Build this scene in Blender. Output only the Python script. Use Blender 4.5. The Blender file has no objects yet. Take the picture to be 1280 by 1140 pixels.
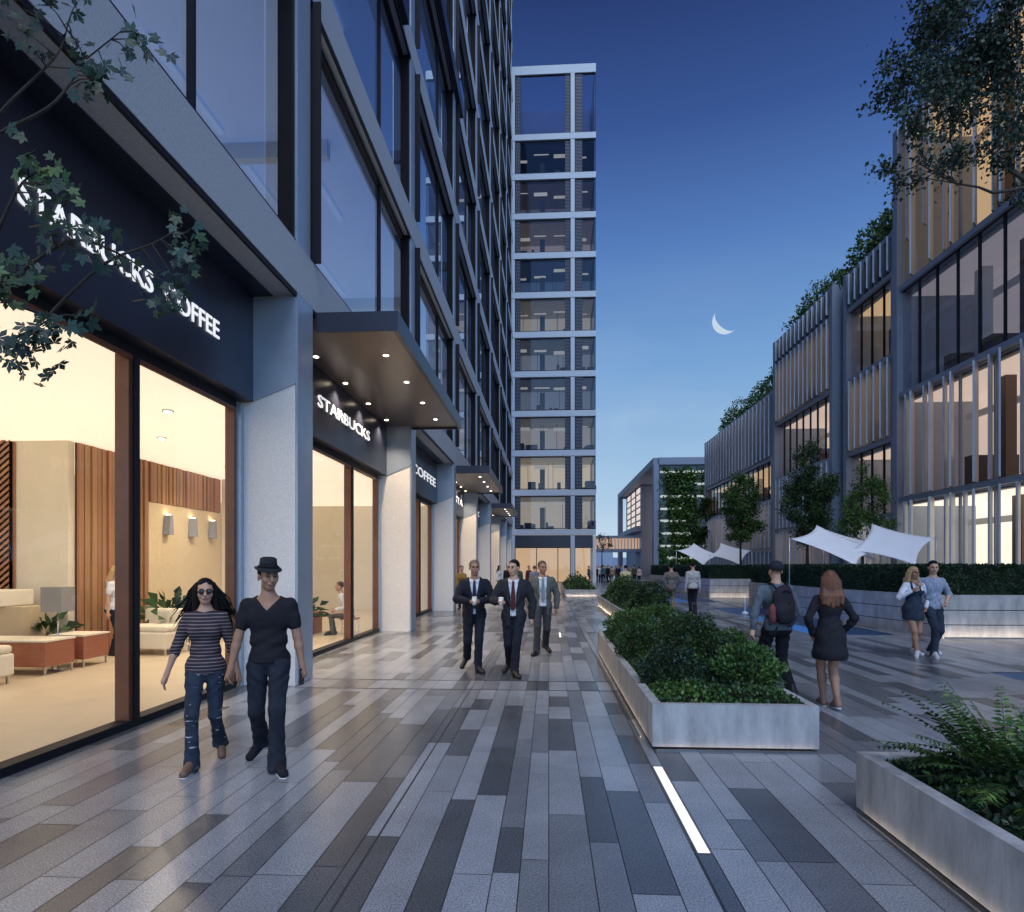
import bpy, math, random
import numpy as np
from mathutils import Vector, Matrix
random.seed(7); rng = np.random.default_rng(7)
SC = bpy.context.scene
COL = SC.collection
PI = math.pi
# ------------------------------------------------------------------ camera
YAW = math.radians(3.33); CH = 1.7; F = 790.0
cam = bpy.data.cameras.new('camera'); camo = bpy.data.objects.new('camera', cam); COL.objects.link(camo)
camo.location = (0, 0, CH); camo.rotation_euler = (PI / 2, 0, YAW)
cam.sensor_fit = 'HORIZONTAL'; cam.sensor_width = 36; cam.lens = 36 * F / 1280; cam.shift_y = 137 / 1280
cam.clip_start = .05; cam.clip_end = 6000
SC.camera = camo
# ------------------------------------------------------------------ sky (dusk): deep blue overhead, pale at the horizon, after-glow behind the camera
W = bpy.data.worlds.new('World'); SC.world = W; W.use_nodes = True
nt = W.node_tree; N = nt.nodes; L = nt.links
bg = N['Background']
tc = N.new('ShaderNodeTexCoord'); sx = N.new('ShaderNodeSeparateXYZ'); L.new(tc.outputs['Generated'], sx.inputs[0])
rp = N.new('ShaderNodeValToRGB'); L.new(sx.outputs['Z'], rp.inputs[0])
def s2l(c): return tuple(((x / 255) / 12.92 if x / 255 <= .04045 else ((x / 255 + .055) / 1.055) ** 2.4) for x in c) + (1,)
st = [(0.0, (196, 218, 232)), (.06, (186, 212, 232)), (.14, (158, 194, 226)), (.30, (118, 162, 212)), (.44, (86, 126, 188)), (.56, (58, 88, 150)), (.68, (38, 58, 110)), (1.0, (26, 42, 92))]
while len(rp.color_ramp.elements) < len(st): rp.color_ramp.elements.new(.5)
for e, (p, c) in zip(rp.color_ramp.elements, st): e.position = p; e.color = s2l(c)
mr = N.new('ShaderNodeMapRange'); mr.interpolation_type = 'SMOOTHSTEP'
mr.inputs['From Min'].default_value = .15; mr.inputs['From Max'].default_value = -.9
mr.inputs['To Min'].default_value = 1.0; mr.inputs['To Max'].default_value = 3.2
L.new(sx.outputs['Y'], mr.inputs['Value'])
mm = N.new('ShaderNodeVectorMath'); mm.operation = 'SCALE'; L.new(rp.outputs[0], mm.inputs[0]); L.new(mr.outputs[0], mm.inputs['Scale'])
# thin high cloud near the horizon
nz = N.new('ShaderNodeTexNoise'); nz.inputs['Scale'].default_value = 5; nz.inputs['Detail'].default_value = 5
mp = N.new('ShaderNodeMapping'); mp.inputs['Scale'].default_value = (1, 1, 3); L.new(tc.outputs['Generated'], mp.inputs[0]); L.new(mp.outputs[0], nz.inputs[0])
cr = N.new('ShaderNodeMapRange'); cr.inputs['From Min'].default_value = .45; cr.inputs['From Max'].default_value = .8; cr.inputs['To Max'].default_value = .35
L.new(nz.outputs[0], cr.inputs['Value'])
hz = N.new('ShaderNodeMapRange'); hz.inputs['From Min'].default_value = .45; hz.inputs['From Max'].default_value = 0; hz.inputs['To Max'].default_value = 1
L.new(sx.outputs['Z'], hz.inputs['Value'])
mu = N.new('ShaderNodeMath'); mu.operation = 'MULTIPLY'; L.new(cr.outputs[0], mu.inputs[0]); L.new(hz.outputs[0], mu.inputs[1])
mx = N.new('ShaderNodeMix'); mx.data_type = 'RGBA'; L.new(mu.outputs[0], mx.inputs[0]); L.new(mm.outputs[0], mx.inputs[6]); mx.inputs[7].default_value = (.62, .72, .86, 1)
L.new(mx.outputs[2], bg.inputs['Color']); bg.inputs['Strength'].default_value = 1.0
# ------------------------------------------------------------------ soft after-glow sun
sl = bpy.data.lights.new('after_glow', 'SUN'); sl.energy = 1.7; sl.angle = math.radians(35); sl.color = (.86, .92, 1.0)
so = bpy.data.objects.new('after_glow', sl); COL.objects.link(so)
so.rotation_euler = Vector((-.12, .60, -.90)).to_track_quat('-Z', 'Y').to_euler()
SC.view_settings.view_transform = 'Standard'; SC.view_settings.look = 'None'; SC.view_settings.exposure = 0; SC.view_settings.gamma = 1
SC.render.engine = 'CYCLES'; cy = SC.cycles
cy.use_denoising = True; cy.max_bounces = 8; cy.transparent_max_bounces = 16; cy.caustics_reflective = False; cy.caustics_refractive = False
cy.sample_clamp_indirect = 4; cy.use_adaptive_sampling = False
def gp(u, v, z=0.0):                                   # where the ray of a picture point meets height z
    d = F * (CH - z) / (v - 707); return dp(u, d)
def dp(u, d):                                          # point at depth d on picture column u
    xc = (u - 640) / F
    return (d * (-math.sin(YAW) + xc * math.cos(YAW)), d * (math.cos(YAW) + xc * math.sin(YAW)))
# ------------------------------------------------------------------ materials
MATS = {}
def mat(name, col, rough=.6, metal=0, spec=.5, noise=0, nscale=8, bump=0, bscale=40, emit=None, estr=0, col2=None, island=0, stretch=None, trans=0, coat=0):
    if name in MATS: return MATS[name]
    m = bpy.data.materials.new(name); m.use_nodes = True; n = m.node_tree; P = n.nodes['Principled BSDF']
    P.inputs['Base Color'].default_value = (*col, 1); P.inputs['Roughness'].default_value = rough; P.inputs['Metallic'].default_value = metal
    P.inputs['Specular IOR Level'].default_value = spec
    if coat: P.inputs['Coat Weight'].default_value = coat; P.inputs['Coat Roughness'].default_value = .1
    t = n.nodes.new('ShaderNodeTexCoord'); vec = t.outputs['Object']
    if stretch:
        mpn = n.nodes.new('ShaderNodeMapping'); mpn.inputs['Scale'].default_value = stretch; n.links.new(vec, mpn.inputs[0]); vec = mpn.outputs[0]
    if noise or col2:
        nn = n.nodes.new('ShaderNodeTexNoise'); nn.inputs['Scale'].default_value = nscale; nn.inputs['Detail'].default_value = 6; nn.inputs['Roughness'].default_value = .65
        n.links.new(vec, nn.inputs[0])
        mrn = n.nodes.new('ShaderNodeMapRange'); mrn.inputs['From Min'].default_value = .3; mrn.inputs['From Max'].default_value = .7
        n.links.new(nn.outputs[0], mrn.inputs[0])
        c2 = col2 or tuple(max(0, c * (1 - noise)) for c in col); c1 = col if col2 else tuple(c * (1 + noise * .5) for c in col)
        mxn = n.nodes.new('ShaderNodeMix'); mxn.data_type = 'RGBA'; mxn.inputs[6].default_value = (*c2, 1); mxn.inputs[7].default_value = (*c1, 1)
        n.links.new(mrn.outputs[0], mxn.inputs[0]); out = mxn.outputs[2]
        if island:
            g = n.nodes.new('ShaderNodeNewGeometry'); hs = n.nodes.new('ShaderNodeHueSaturation')
            m1 = n.nodes.new('ShaderNodeMapRange'); m1.inputs['To Min'].default_value = 1 - island; m1.inputs['To Max'].default_value = 1 + island
            n.links.new(g.outputs['Random Per Island'], m1.inputs[0]); n.links.new(m1.outputs[0], hs.inputs['Value']); n.links.new(out, hs.inputs['Color'])
            m2 = n.nodes.new('ShaderNodeMapRange'); m2.inputs['To Min'].default_value = .5 - island * .07; m2.inputs['To Max'].default_value = .5 + island * .07
            fr = n.nodes.new('ShaderNodeMath'); fr.operation = 'FRACT'; ml = n.nodes.new('ShaderNodeMath'); ml.operation = 'MULTIPLY'; ml.inputs[1].default_value = 7.31
            n.links.new(g.outputs['Random Per Island'], ml.inputs[0]); n.links.new(ml.outputs[0], fr.inputs[0]); n.links.new(fr.outputs[0], m2.inputs[0]); n.links.new(m2.outputs[0], hs.inputs['Hue'])
            out = hs.outputs[0]
        n.links.new(out, P.inputs['Base Color'])
    if bump:
        bn = n.nodes.new('ShaderNodeTexNoise'); bn.inputs['Scale'].default_value = bscale; bn.inputs['Detail'].default_value = 4; n.links.new(vec, bn.inputs[0])
        b = n.nodes.new('ShaderNodeBump'); b.inputs['Strength'].default_value = bump; b.inputs['Distance'].default_value = .02
        n.links.new(bn.outputs[0], b.inputs['Height']); n.links.new(b.outputs[0], P.inputs['Normal'])
    if emit: P.inputs['Emission Color'].default_value = (*emit, 1); P.inputs['Emission Strength'].default_value = estr
    if trans: P.inputs['Subsurface Weight'].default_value = 0
    MATS[name] = m; return m
def nosample(m):
    m.cycles.emission_sampling = 'NONE'; return m
def glass(name, tint=(.9, .92, .95), ior=1.5, rough=0.0, boost=1.0, wave=0):
    m = bpy.data.materials.new(name); m.use_nodes = True; n = m.node_tree; n.nodes.clear()
    o = n.nodes.new('ShaderNodeOutputMaterial'); mix = n.nodes.new('ShaderNodeMixShader'); t = n.nodes.new('ShaderNodeBsdfTransparent'); g = n.nodes.new('ShaderNodeBsdfGlossy')
    f = n.nodes.new('ShaderNodeFresnel'); f.inputs[0].default_value = ior; t.inputs[0].default_value = (*tint, 1); g.inputs['Roughness'].default_value = rough; g.inputs[0].default_value = (.95, .97, 1, 1)
    ml = n.nodes.new('ShaderNodeMath'); ml.operation = 'MULTIPLY'; ml.inputs[1].default_value = boost; ml.use_clamp = True
    n.links.new(f.outputs[0], ml.inputs[0]); ge = n.nodes.new('ShaderNodeNewGeometry'); sb = n.nodes.new('ShaderNodeMath'); sb.operation = 'SUBTRACT'; sb.inputs[0].default_value = 1; n.links.new(ge.outputs['Backfacing'], sb.inputs[1]); m2 = n.nodes.new('ShaderNodeMath'); m2.operation = 'MULTIPLY'; n.links.new(ml.outputs[0], m2.inputs[0]); n.links.new(sb.outputs[0], m2.inputs[1]); n.links.new(m2.outputs[0], mix.inputs[0]); n.links.new(t.outputs[0], mix.inputs[1]); n.links.new(g.outputs[0], mix.inputs[2]); n.links.new(mix.outputs[0], o.inputs[0])
    if wave:
        nn = n.nodes.new('ShaderNodeTexNoise'); nn.inputs['Scale'].default_value = .6; tcn = n.nodes.new('ShaderNodeTexCoord'); n.links.new(tcn.outputs['Object'], nn.inputs[0])
        b = n.nodes.new('ShaderNodeBump'); b.inputs['Strength'].default_value = wave; b.inputs['Distance'].default_value = .05; n.links.new(nn.outputs[0], b.inputs['Height']); n.links.new(b.outputs[0], g.inputs['Normal'])
    MATS[name] = m; return m
def granite(name, col, sp, rough):
    m = mat(name, col, rough=rough, spec=.5); n = m.node_tree; P = n.nodes['Principled BSDF']; t = n.nodes.new('ShaderNodeTexCoord')
    v = n.nodes.new('ShaderNodeTexNoise'); v.inputs['Scale'].default_value = 95; v.inputs['Detail'].default_value = 3; v.inputs['Roughness'].default_value = .8; n.links.new(t.outputs['Object'], v.inputs[0])
    r = n.nodes.new('ShaderNodeMapRange'); r.inputs['From Min'].default_value = .35; r.inputs['From Max'].default_value = .65; r.inputs['To Min'].default_value = 1 - sp; r.inputs['To Max'].default_value = 1 + sp; n.links.new(v.outputs[0], r.inputs[0])
    big = n.nodes.new('ShaderNodeTexNoise'); big.inputs['Scale'].default_value = 1.1; big.inputs['Detail'].default_value = 9; big.inputs['Roughness'].default_value = .7; n.links.new(t.outputs['Object'], big.inputs[0])
    rb = n.nodes.new('ShaderNodeMapRange'); rb.inputs['From Min'].default_value = .3; rb.inputs['From Max'].default_value = .7; rb.inputs['To Min'].default_value = .74; rb.inputs['To Max'].default_value = 1.12; n.links.new(big.outputs[0], rb.inputs[0])
    g = n.nodes.new('ShaderNodeNewGeometry'); ri = n.nodes.new('ShaderNodeMapRange'); ri.inputs['To Min'].default_value = .85; ri.inputs['To Max'].default_value = 1.15; n.links.new(g.outputs['Random Per Island'], ri.inputs[0])
    a = n.nodes.new('ShaderNodeMath'); a.operation = 'MULTIPLY'; n.links.new(r.outputs[0], a.inputs[0]); n.links.new(rb.outputs[0], a.inputs[1])
    b = n.nodes.new('ShaderNodeMath'); b.operation = 'MULTIPLY'; n.links.new(a.outputs[0], b.inputs[0]); n.links.new(ri.outputs[0], b.inputs[1])
    vm = n.nodes.new('ShaderNodeVectorMath'); vm.operation = 'SCALE'; vm.inputs[0].default_value = col; n.links.new(b.outputs[0], vm.inputs['Scale']); n.links.new(vm.outputs[0], P.inputs['Base Color'])
    rr = n.nodes.new('ShaderNodeMapRange'); rr.inputs['From Min'].default_value = .3; rr.inputs['From Max'].default_value = .7; rr.inputs['To Min'].default_value = rough - .03; rr.inputs['To Max'].default_value = rough + .04; n.links.new(big.outputs[0], rr.inputs[0]); n.links.new(rr.outputs[0], P.inputs['Roughness'])
    bu = n.nodes.new('ShaderNodeBump'); bu.inputs['Strength'].default_value = .12; bu.inputs['Distance'].default_value = .004; n.links.new(v.outputs[0], bu.inputs['Height']); n.links.new(bu.outputs[0], P.inputs['Normal'])
    return m
G_L = granite('granite_light', (.27, .29, .325), .52, .20)
G_M = granite('granite_mid', (.165, .177, .20), .52, .20)
G_D = granite('granite_dark', (.092, .10, .115), .6, .22)
JOINT = mat('joint', (.035, .037, .042), .8)
CONC = mat('concrete', (.40, .40, .41), .7, noise=.38, nscale=3.2, bump=.3, bscale=30, stretch=(1.6, 1.6, .5))
PIER = mat('pier_stone', (.76, .74, .72), .65, noise=.15, nscale=38, bump=.12, bscale=60)
BANDM = mat('band_stone', (.46, .49, .53), .5, noise=.22, nscale=34)
METAL = mat('metal_panel', (.36, .43, .53), .35, .35, noise=.08, nscale=3)
SOFF = mat('soffit_metal', (.16, .16, .18), .35, .3, noise=.15, nscale=2)
DARKP = mat('dark_panel', (.026, .030, .052), .32, .2, noise=.2, nscale=1.5)
DARKF = mat('dark_frame', (.012, .013, .019), .5, spec=.2)
BRONZE = mat('bronze_frame', (.17, .065, .032), .35, .2, noise=.2, nscale=5)
BROWNJ = mat('brown_jamb', (.011, .008, .010), .55, spec=.15)
LETTER = mat('white_letters', (.9, .9, .9), .4, emit=(1, 1, 1), estr=.7)
GLS = glass('shop_glass', (.985, .98, .97), 1.42, 0, .9)
GLU = glass('tower_glass', (.76, .82, .90), 1.6, 0, 1.5, wave=.02)
GLT = glass('end_tower_glass', (.86, .88, .92), 1.5, 0, .8)
GLR = glass('right_glass', (.93, .93, .95), 1.45, 0, .8)
WHITEW = mat('cream_wall', (.80, .74, .62), .8, noise=.05, nscale=2)
TILEW = mat('cream_floor', (.62, .52, .38), .35, noise=.10, nscale=1.5)
CREAM = mat('cream_upholstery', (.72, .66, .54), .9, bump=.2, bscale=60)
CEIL = mat('ceiling_fill_glow', (.8, .75, .65), .8, emit=(1, .85, .66), estr=.92)  # whole shop ceiling emits, standing in for the lamps that light it
LAMPW = mat('lamp_warm', (1, 1, 1), .5, emit=(1, .82, .58), estr=14)
LEDW = mat('led_warm', (1, 1, 1), .5, emit=(1, .78, .56), estr=5)
STRIPL = mat('ground_light', (1, 1, 1), .5, emit=(1, .90, .64), estr=.72)
def wood(name, a, b, sc=(30, 30, .8)):
    return mat(name, a, .45, noise=.3, col2=b, nscale=1.2, stretch=sc, bump=.1, bscale=3, island=.18)
WOOD = wood('wood_slat', (.44, .23, .125), (.33, .16, .085))
WOODT = wood('wood_table', (.38, .15, .075), (.27, .10, .05), (2, 30, 30))
# ------------------------------------------------------------------ mesh builder
def rmat(ax, ang): return Matrix.Rotation(ang, 3, ax)
class MB:
    def __init__(s): s.v = []; s.f = []; s.m = []; s.sm = []
    def quad(s, a, b, c, d, mi=0):
        i = len(s.v); s.v += [a, b, c, d]; s.f.append((i, i + 1, i + 2, i + 3)); s.m.append(mi); s.sm.append(False); return s
    def poly(s, pts, mi=0):
        i = len(s.v); s.v += list(pts); s.f.append(tuple(range(i, i + len(pts)))); s.m.append(mi); s.sm.append(False); return s
    def box(s, x0, x1, y0, y1, z0, z1, mi=0):
        i = len(s.v); s.v += [(x0, y0, z0), (x1, y0, z0), (x1, y1, z0), (x0, y1, z0), (x0, y0, z1), (x1, y0, z1), (x1, y1, z1), (x0, y1, z1)]
        for q in ((0, 3, 2, 1), (4, 5, 6, 7), (0, 1, 5, 4), (1, 2, 6, 5), (2, 3, 7, 6), (3, 0, 4, 7)): s.f.append(tuple(i + k for k in q)); s.m.append(mi); s.sm.append(False)
        return s
    def prism(s, pts, z0, z1, mi=0):                    # plan polygon (counter-clockwise) raised
        n = len(pts); i = len(s.v); s.v += [(x, y, z0) for x, y in pts] + [(x, y, z1) for x, y in pts]
        s.f.append(tuple(i + n + k for k in range(n))); s.f.append(tuple(i + n - 1 - k for k in range(n))); s.m += [mi, mi]; s.sm += [False, False]
        for k in range(n):
            j = (k + 1) % n; s.f.append((i + k, i + j, i + n + j, i + n + k)); s.m.append(mi); s.sm.append(False)
        return s
    def tube(s, pts, rad, seg=8, mi=0, cap=True):
        pts = [Vector(p) for p in pts]; n = len(pts); rad = rad if hasattr(rad, '__len__') else [rad] * n; i0 = len(s.v)
        up = None
        for k, p in enumerate(pts):
            t = (pts[min(k + 1, n - 1)] - pts[max(k - 1, 0)]); t = t.normalized() if t.length > 1e-9 else Vector((0, 0, 1))
            if up is None: up = t.orthogonal().normalized()
            up = (up - t * up.dot(t)); up = up.normalized() if up.length > 1e-6 else t.orthogonal().normalized(); b = t.cross(up)
            for q in range(seg):
                a = 2 * PI * q / seg; s.v.append(tuple(p + (up * math.cos(a) + b * math.sin(a)) * rad[k]))
        for k in range(n - 1):
            for q in range(seg):
                r = (q + 1) % seg; s.f.append((i0 + k * seg + q, i0 + k * seg + r, i0 + (k + 1) * seg + r, i0 + (k + 1) * seg + q)); s.m.append(mi); s.sm.append(True)
        if cap:
            s.f.append(tuple(i0 + q for q in range(seg))[::-1]); s.f.append(tuple(i0 + (n - 1) * seg + q for q in range(seg))); s.m += [mi, mi]; s.sm += [False, False]
        return s
    def lathe(s, c, prof, seg=20, mi=0):                # profile of (radius, z)
        i0 = len(s.v)
        for r, z in prof:
            for q in range(seg): a = 2 * PI * q / seg; s.v.append((c[0] + r * math.cos(a), c[1] + r * math.sin(a), c[2] + z))
        for k in range(len(prof) - 1):
            for q in range(seg):
                r = (q + 1) % seg; s.f.append((i0 + k * seg + q, i0 + k * seg + r, i0 + (k + 1) * seg + r, i0 + (k + 1) * seg + q)); s.m.append(mi); s.sm.append(True)
        s.f.append(tuple(i0 + q for q in range(seg))[::-1]); s.f.append(tuple(i0 + (len(prof) - 1) * seg + q for q in range(seg))); s.m += [mi, mi]; s.sm += [False, False]
        return s
    def ball(s, c, r, mi=0, seg=10, ring=7):
        r = r if hasattr(r, '__len__') else (r, r, r); i0 = len(s.v)
        for k in range(ring + 1):
            a = PI * k / ring
            for q in range(seg): b = 2 * PI * q / seg; s.v.append((c[0] + r[0] * math.sin(a) * math.cos(b), c[1] + r[1] * math.sin(a) * math.sin(b), c[2] - r[2] * math.cos(a)))
        for k in range(ring):
            for q in range(seg):
                w = (q + 1) % seg; s.f.append((i0 + k * seg + q, i0 + k * seg + w, i0 + (k + 1) * seg + w, i0 + (k + 1) * seg + q)); s.m.append(mi); s.sm.append(True)
        return s
    def add(s, V, Fc, mi=0, smooth=True):
        i0 = len(s.v); s.v += [tuple(p) for p in V]; s.f += [tuple(i0 + k for k in q) for q in Fc]; s.m += [mi] * len(Fc); s.sm += [smooth] * len(Fc); return s
    def xform(s, M, i0=0):
        for k in range(i0, len(s.v)): s.v[k] = tuple(M @ Vector(s.v[k]))
        return s
    def build(s, name, mats, parent=None, bevel=0, world=True):
        me = bpy.data.meshes.new(name); V = np.array(s.v, dtype=float)
        off = wl(parent) if (parent and world) else (0, 0, 0)
        V = V - np.array(off)
        me.from_pydata(V.tolist(), [], s.f); me.update()
        mats = mats if isinstance(mats, (list, tuple)) else [mats]
        for m in mats: me.materials.append(m)
        me.polygons.foreach_set('material_index', s.m); me.polygons.foreach_set('use_smooth', s.sm); me.update()
        o = bpy.data.objects.new(name, me); COL.objects.link(o)
        if parent: o.parent = parent
        if bevel:
            b = o.modifiers.new('bevel', 'BEVEL'); b.width = bevel; b.segments = 2; b.limit_method = 'ANGLE'
        return o
def wl(o):
    v = Vector((0, 0, 0))
    while o: v += Vector(o.location); o = o.parent
    return tuple(v)
def tag(o, label=None, cat=None, group=None, kind=None):
    if label: o['label'] = label
    if cat: o['category'] = cat
    if group: o['group'] = group
    if kind: o['kind'] = kind
    return o
def thing(name, label, cat, loc=(0, 0, 0), rz=0, group=None):
    o = bpy.data.objects.new(name, None); COL.objects.link(o); o.empty_display_size = .2; o.location = loc; o.rotation_euler = (0, 0, rz)
    return tag(o, label, cat, group)
def dup(root, parent=None, loc=None, rz=None):
    c = root.copy(); COL.objects.link(c); c.parent = parent
    if loc is not None: c.location = loc
    if rz is not None: c.rotation_euler = (0, 0, rz)
    for ch in list(root.children): dup(ch, c)
    return c
def fast_mesh(name, V, Fq, mats, parent=None, mi=None, smooth=False):
    """V (n,3) array, Fq (m,k) array of equal-size faces"""
    me = bpy.data.meshes.new(name); V = np.asarray(V, dtype=np.float32); Fq = np.asarray(Fq, dtype=np.int32); k = Fq.shape[1]
    V = V - np.array(wl(parent) if parent else (0, 0, 0), dtype=np.float32)
    me.vertices.add(len(V)); me.vertices.foreach_set('co', V.ravel()); me.loops.add(Fq.size); me.loops.foreach_set('vertex_index', Fq.ravel())
    me.polygons.add(len(Fq)); me.polygons.foreach_set('loop_start', np.arange(len(Fq), dtype=np.int32) * k); me.polygons.foreach_set('loop_total', np.full(len(Fq), k, dtype=np.int32))
    mats = mats if isinstance(mats, (list, tuple)) else [mats]
    for m in mats: me.materials.append(m)
    if mi is not None: me.polygons.foreach_set('material_index', np.asarray(mi, dtype=np.int32))
    if smooth: me.polygons.foreach_set('use_smooth', np.ones(len(Fq), dtype=bool))
    me.update(calc_edges=True); me.validate()
    o = bpy.data.objects.new(name, me); COL.objects.link(o); o.parent = parent; return o
def text_mesh(s, height, width, mats, M, name, parent, thick=.02):
    c = bpy.data.curves.new('t', 'FONT'); c.body = s; c.size = 1; c.extrude = .03; c.offset = .004; c.resolution_u = 4
    o = bpy.data.objects.new('t', c); COL.objects.link(o); bpy.context.view_layer.update()
    me = bpy.data.meshes.new_from_object(o.evaluated_get(bpy.context.evaluated_depsgraph_get())); bpy.data.objects.remove(o)
    V = np.array([v.co[:] for v in me.vertices]); mn = V.min(0); mxx = V.max(0)
    V = (V - mn) / (mxx - mn) * np.array([width, height, thick])
    Mi = np.array(M); V = V @ Mi[:3, :3].T + Mi[:3, 3] - np.array(wl(parent))
    for v, p in zip(me.vertices, V): v.co = p
    me.materials.clear(); me.materials.append(mats); me.name = name
    o = bpy.data.objects.new(name, me); COL.objects.link(o); o.parent = parent; return o
# ================================================================== GROUND
tag(MB().quad((-400, -200, -.4), (500, -200, -.4), (500, 900, -.4), (-400, 900, -.4)).build('ground', mat('ground_dark', (.12, .125, .135), .7, noise=.2, nscale=.3)), kind='structure')
POOLS = [(7.0, 14.0, 9.5, 10.5), (6.5, 8.5, 16.0, 26.0), (5.5, 8.0, 30.0, 46.0)]
def inpool(x, y, e=0): return any(a - e < x < b + e and c - e < y < d + e for a, b, c, d in POOLS)
b_ = MB()
X0, X1, Y0, Y1 = -3.6, 15, -6, 120
for (xa, xb, ya, yb) in [(-40, X0 - 1.0, -60, -6), (X1, 60, -60, 130)]: pass
ycuts = sorted({-60, 130, 9.5, 10.5, 16, 26, 30, 46}); xcuts = sorted({-60, 80, 5.5, 6.5, 7.0, 8.0, 8.5, 14.0})
for i in range(len(xcuts) - 1):
    for j in range(len(ycuts) - 1):
        cx = (xcuts[i] + xcuts[i + 1]) / 2; cyy = (ycuts[j] + ycuts[j + 1]) / 2
        if inpool(cx, cyy): continue
        b_.quad((xcuts[i], ycuts[j], -.006), (xcuts[i + 1], ycuts[j], -.006), (xcuts[i + 1], ycuts[j + 1], -.006), (xcuts[i], ycuts[j + 1], -.006))
tag(b_.build('paving_bed', JOINT), kind='structure')
sv = []; sf = []; sm_ = []
SPEC = []   # rectangles kept free in the paving: drains, recessed lights
x = -4.55; g = .003; k = 0
LIGHTS = [(.87, .965, 3.78, 5.42), (.235, .285, 14.9, 15.6)]
def slab(x0, x1, y0, y1, m):
    if x0 < -3.56 and False: return
    for (a, b, c, d) in POOLS:
        if x0 < b and x1 > a and y0 < d and y1 > c:
            # split off the parts outside the pool
            if y0 < c: slab(x0, x1, y0, c - 2 * g, m)
            if y1 > d: slab(x0, x1, d + 2 * g, y1, m)
            yy0, yy1 = max(y0, c), min(y1, d)
            if x0 < a - .03 : slab(x0, a - 2 * g, yy0, yy1, m)
            if x1 > b + .03: slab(b + 2 * g, x1, yy0, yy1, m)
            return
    if y1 - y0 < .02: return
    i = len(sv); sv.extend([(x0 + g, y0 + g, 0), (x1 - g, y0 + g, 0), (x1 - g, y1 - g, 0), (x0 + g, y1 - g, 0)]); sf.append((i, i + 1, i + 2, i + 3)); sm_.append(m)
widths = [.25, .18, .29, .15, .22, .29, .18]
BR = [8.62, 9.30, 16.2, 23.6, 31.0, 38.4]
while x < X1:
    w = random.choice(widths); w = min(w, X1 - x)
    if x < .87 < x + w: w = .87 - x
    elif abs(x - .87) < 1e-6: w = .095
    elif x < 0 < x + w: w = -x
    y = Y0 + random.random(); last = -1; y_end = 70 if x < 6 else 60
    while y < y_end:
        l = random.choice([.6, .9, 1.2, 1.5, 1.8, 2.1]) * (1 if y < 30 else 2.2)
        if abs(x - .87) < 1e-6: l = 1.64
        m = random.choices([0, 1, 2], [.50, .20, .30])[0]
        if last == 2 and m == 2 and random.random() < .7: m = 0
        if x > 5.2: m = random.choices([0, 1, 2], [.72, .04, .24])[0]
        y1 = y + l
        for bb in BR:
            if x < 3 and y < bb < y1 - .02: y1 = bb; break
        if x + w <= 80:
            if abs(x - .87) < 1e-6 and y < 5.42 and y1 > 3.78:
                if y < 3.78: slab(x, x + w, y, 3.78, m)
                y1 = 5.42
            else: slab(x, x + w, y, y1, m)
        last = m; y = y1
    x += w; k += 1
sv = np.array(sv)
pv = fast_mesh('paving', sv, np.array(sf), [G_L, G_M, G_D], mi=sm_); tag(pv, kind='structure')
# coarser paving on the far plaza
b_ = MB(); 
for i in range(-3, 26):
    for j in range(0, 12):
        x0, y0 = i * 1.2 - 1, 70 + j * 4
        b_.quad((x0 + .01, y0 + .01, 0), (x0 + 1.19, y0 + .01, 0), (x0 + 1.19, y0 + 3.99, 0), (x0 + .01, y0 + 3.99, 0), random.choice([0, 0, 1]))
tag(b_.build('far_paving', [G_L, G_M]), kind='structure')
# recessed ground lights and slot drains
def ground_light(x0, x1, y0, y1, label):
    t = thing('ground_light', label, 'ground light', ((x0 + x1) / 2, (y0 + y1) / 2, 0), group='recessed lights in the paving')
    MB().box(x0 + .012, x1 - .012, y0 + .012, y1 - .02, -.02, .002).build('lens', STRIPL, t)
    f = MB(); f.box(x0, x0 + .01, y0, y1, -.03, .004); f.box(x1 - .01, x1, y0, y1, -.03, .004); f.box(x0 + .01, x1 - .01, y0, y0 + .01, -.03, .004); f.box(x0 + .01, x1 - .01, y1 - .018, y1, -.03, .004)
    f.build('rim', mat('steel_rim', (.25, .25, .26), .4, .8), t)
ground_light(.87, .965, 3.78, 5.42, 'long glowing light strip set in the paving before the near planter')
ground_light(.24, .31, 15.0, 16.1, 'short glowing light set in the paving beyond the three suited men')
for kk, yy in enumerate((8.62, 9.30, 16.2, 23.6)):
    t = MB().box(-3.54, .93 if yy < 12 else 2.0, yy - .012, yy + .012, -.005, .003).build('slot_drain', mat('drain_black', (.01, .01, .012), .5))
    tag(t, ['black slot drain line across the paving nearest the camera', 'second black slot drain line just beyond the nearest one', 'slot drain line across the paving at the second stone pier', 'far slot drain line at the third stone pier'][kk], 'drain', 'slot drains across the walkway')
tag(MB().box(-1.075, -1.063, -2, 60, -.004, .002).build('paving_seam', JOINT), 'thin black joint channel running lengthways down the walkway', 'drain')
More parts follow.
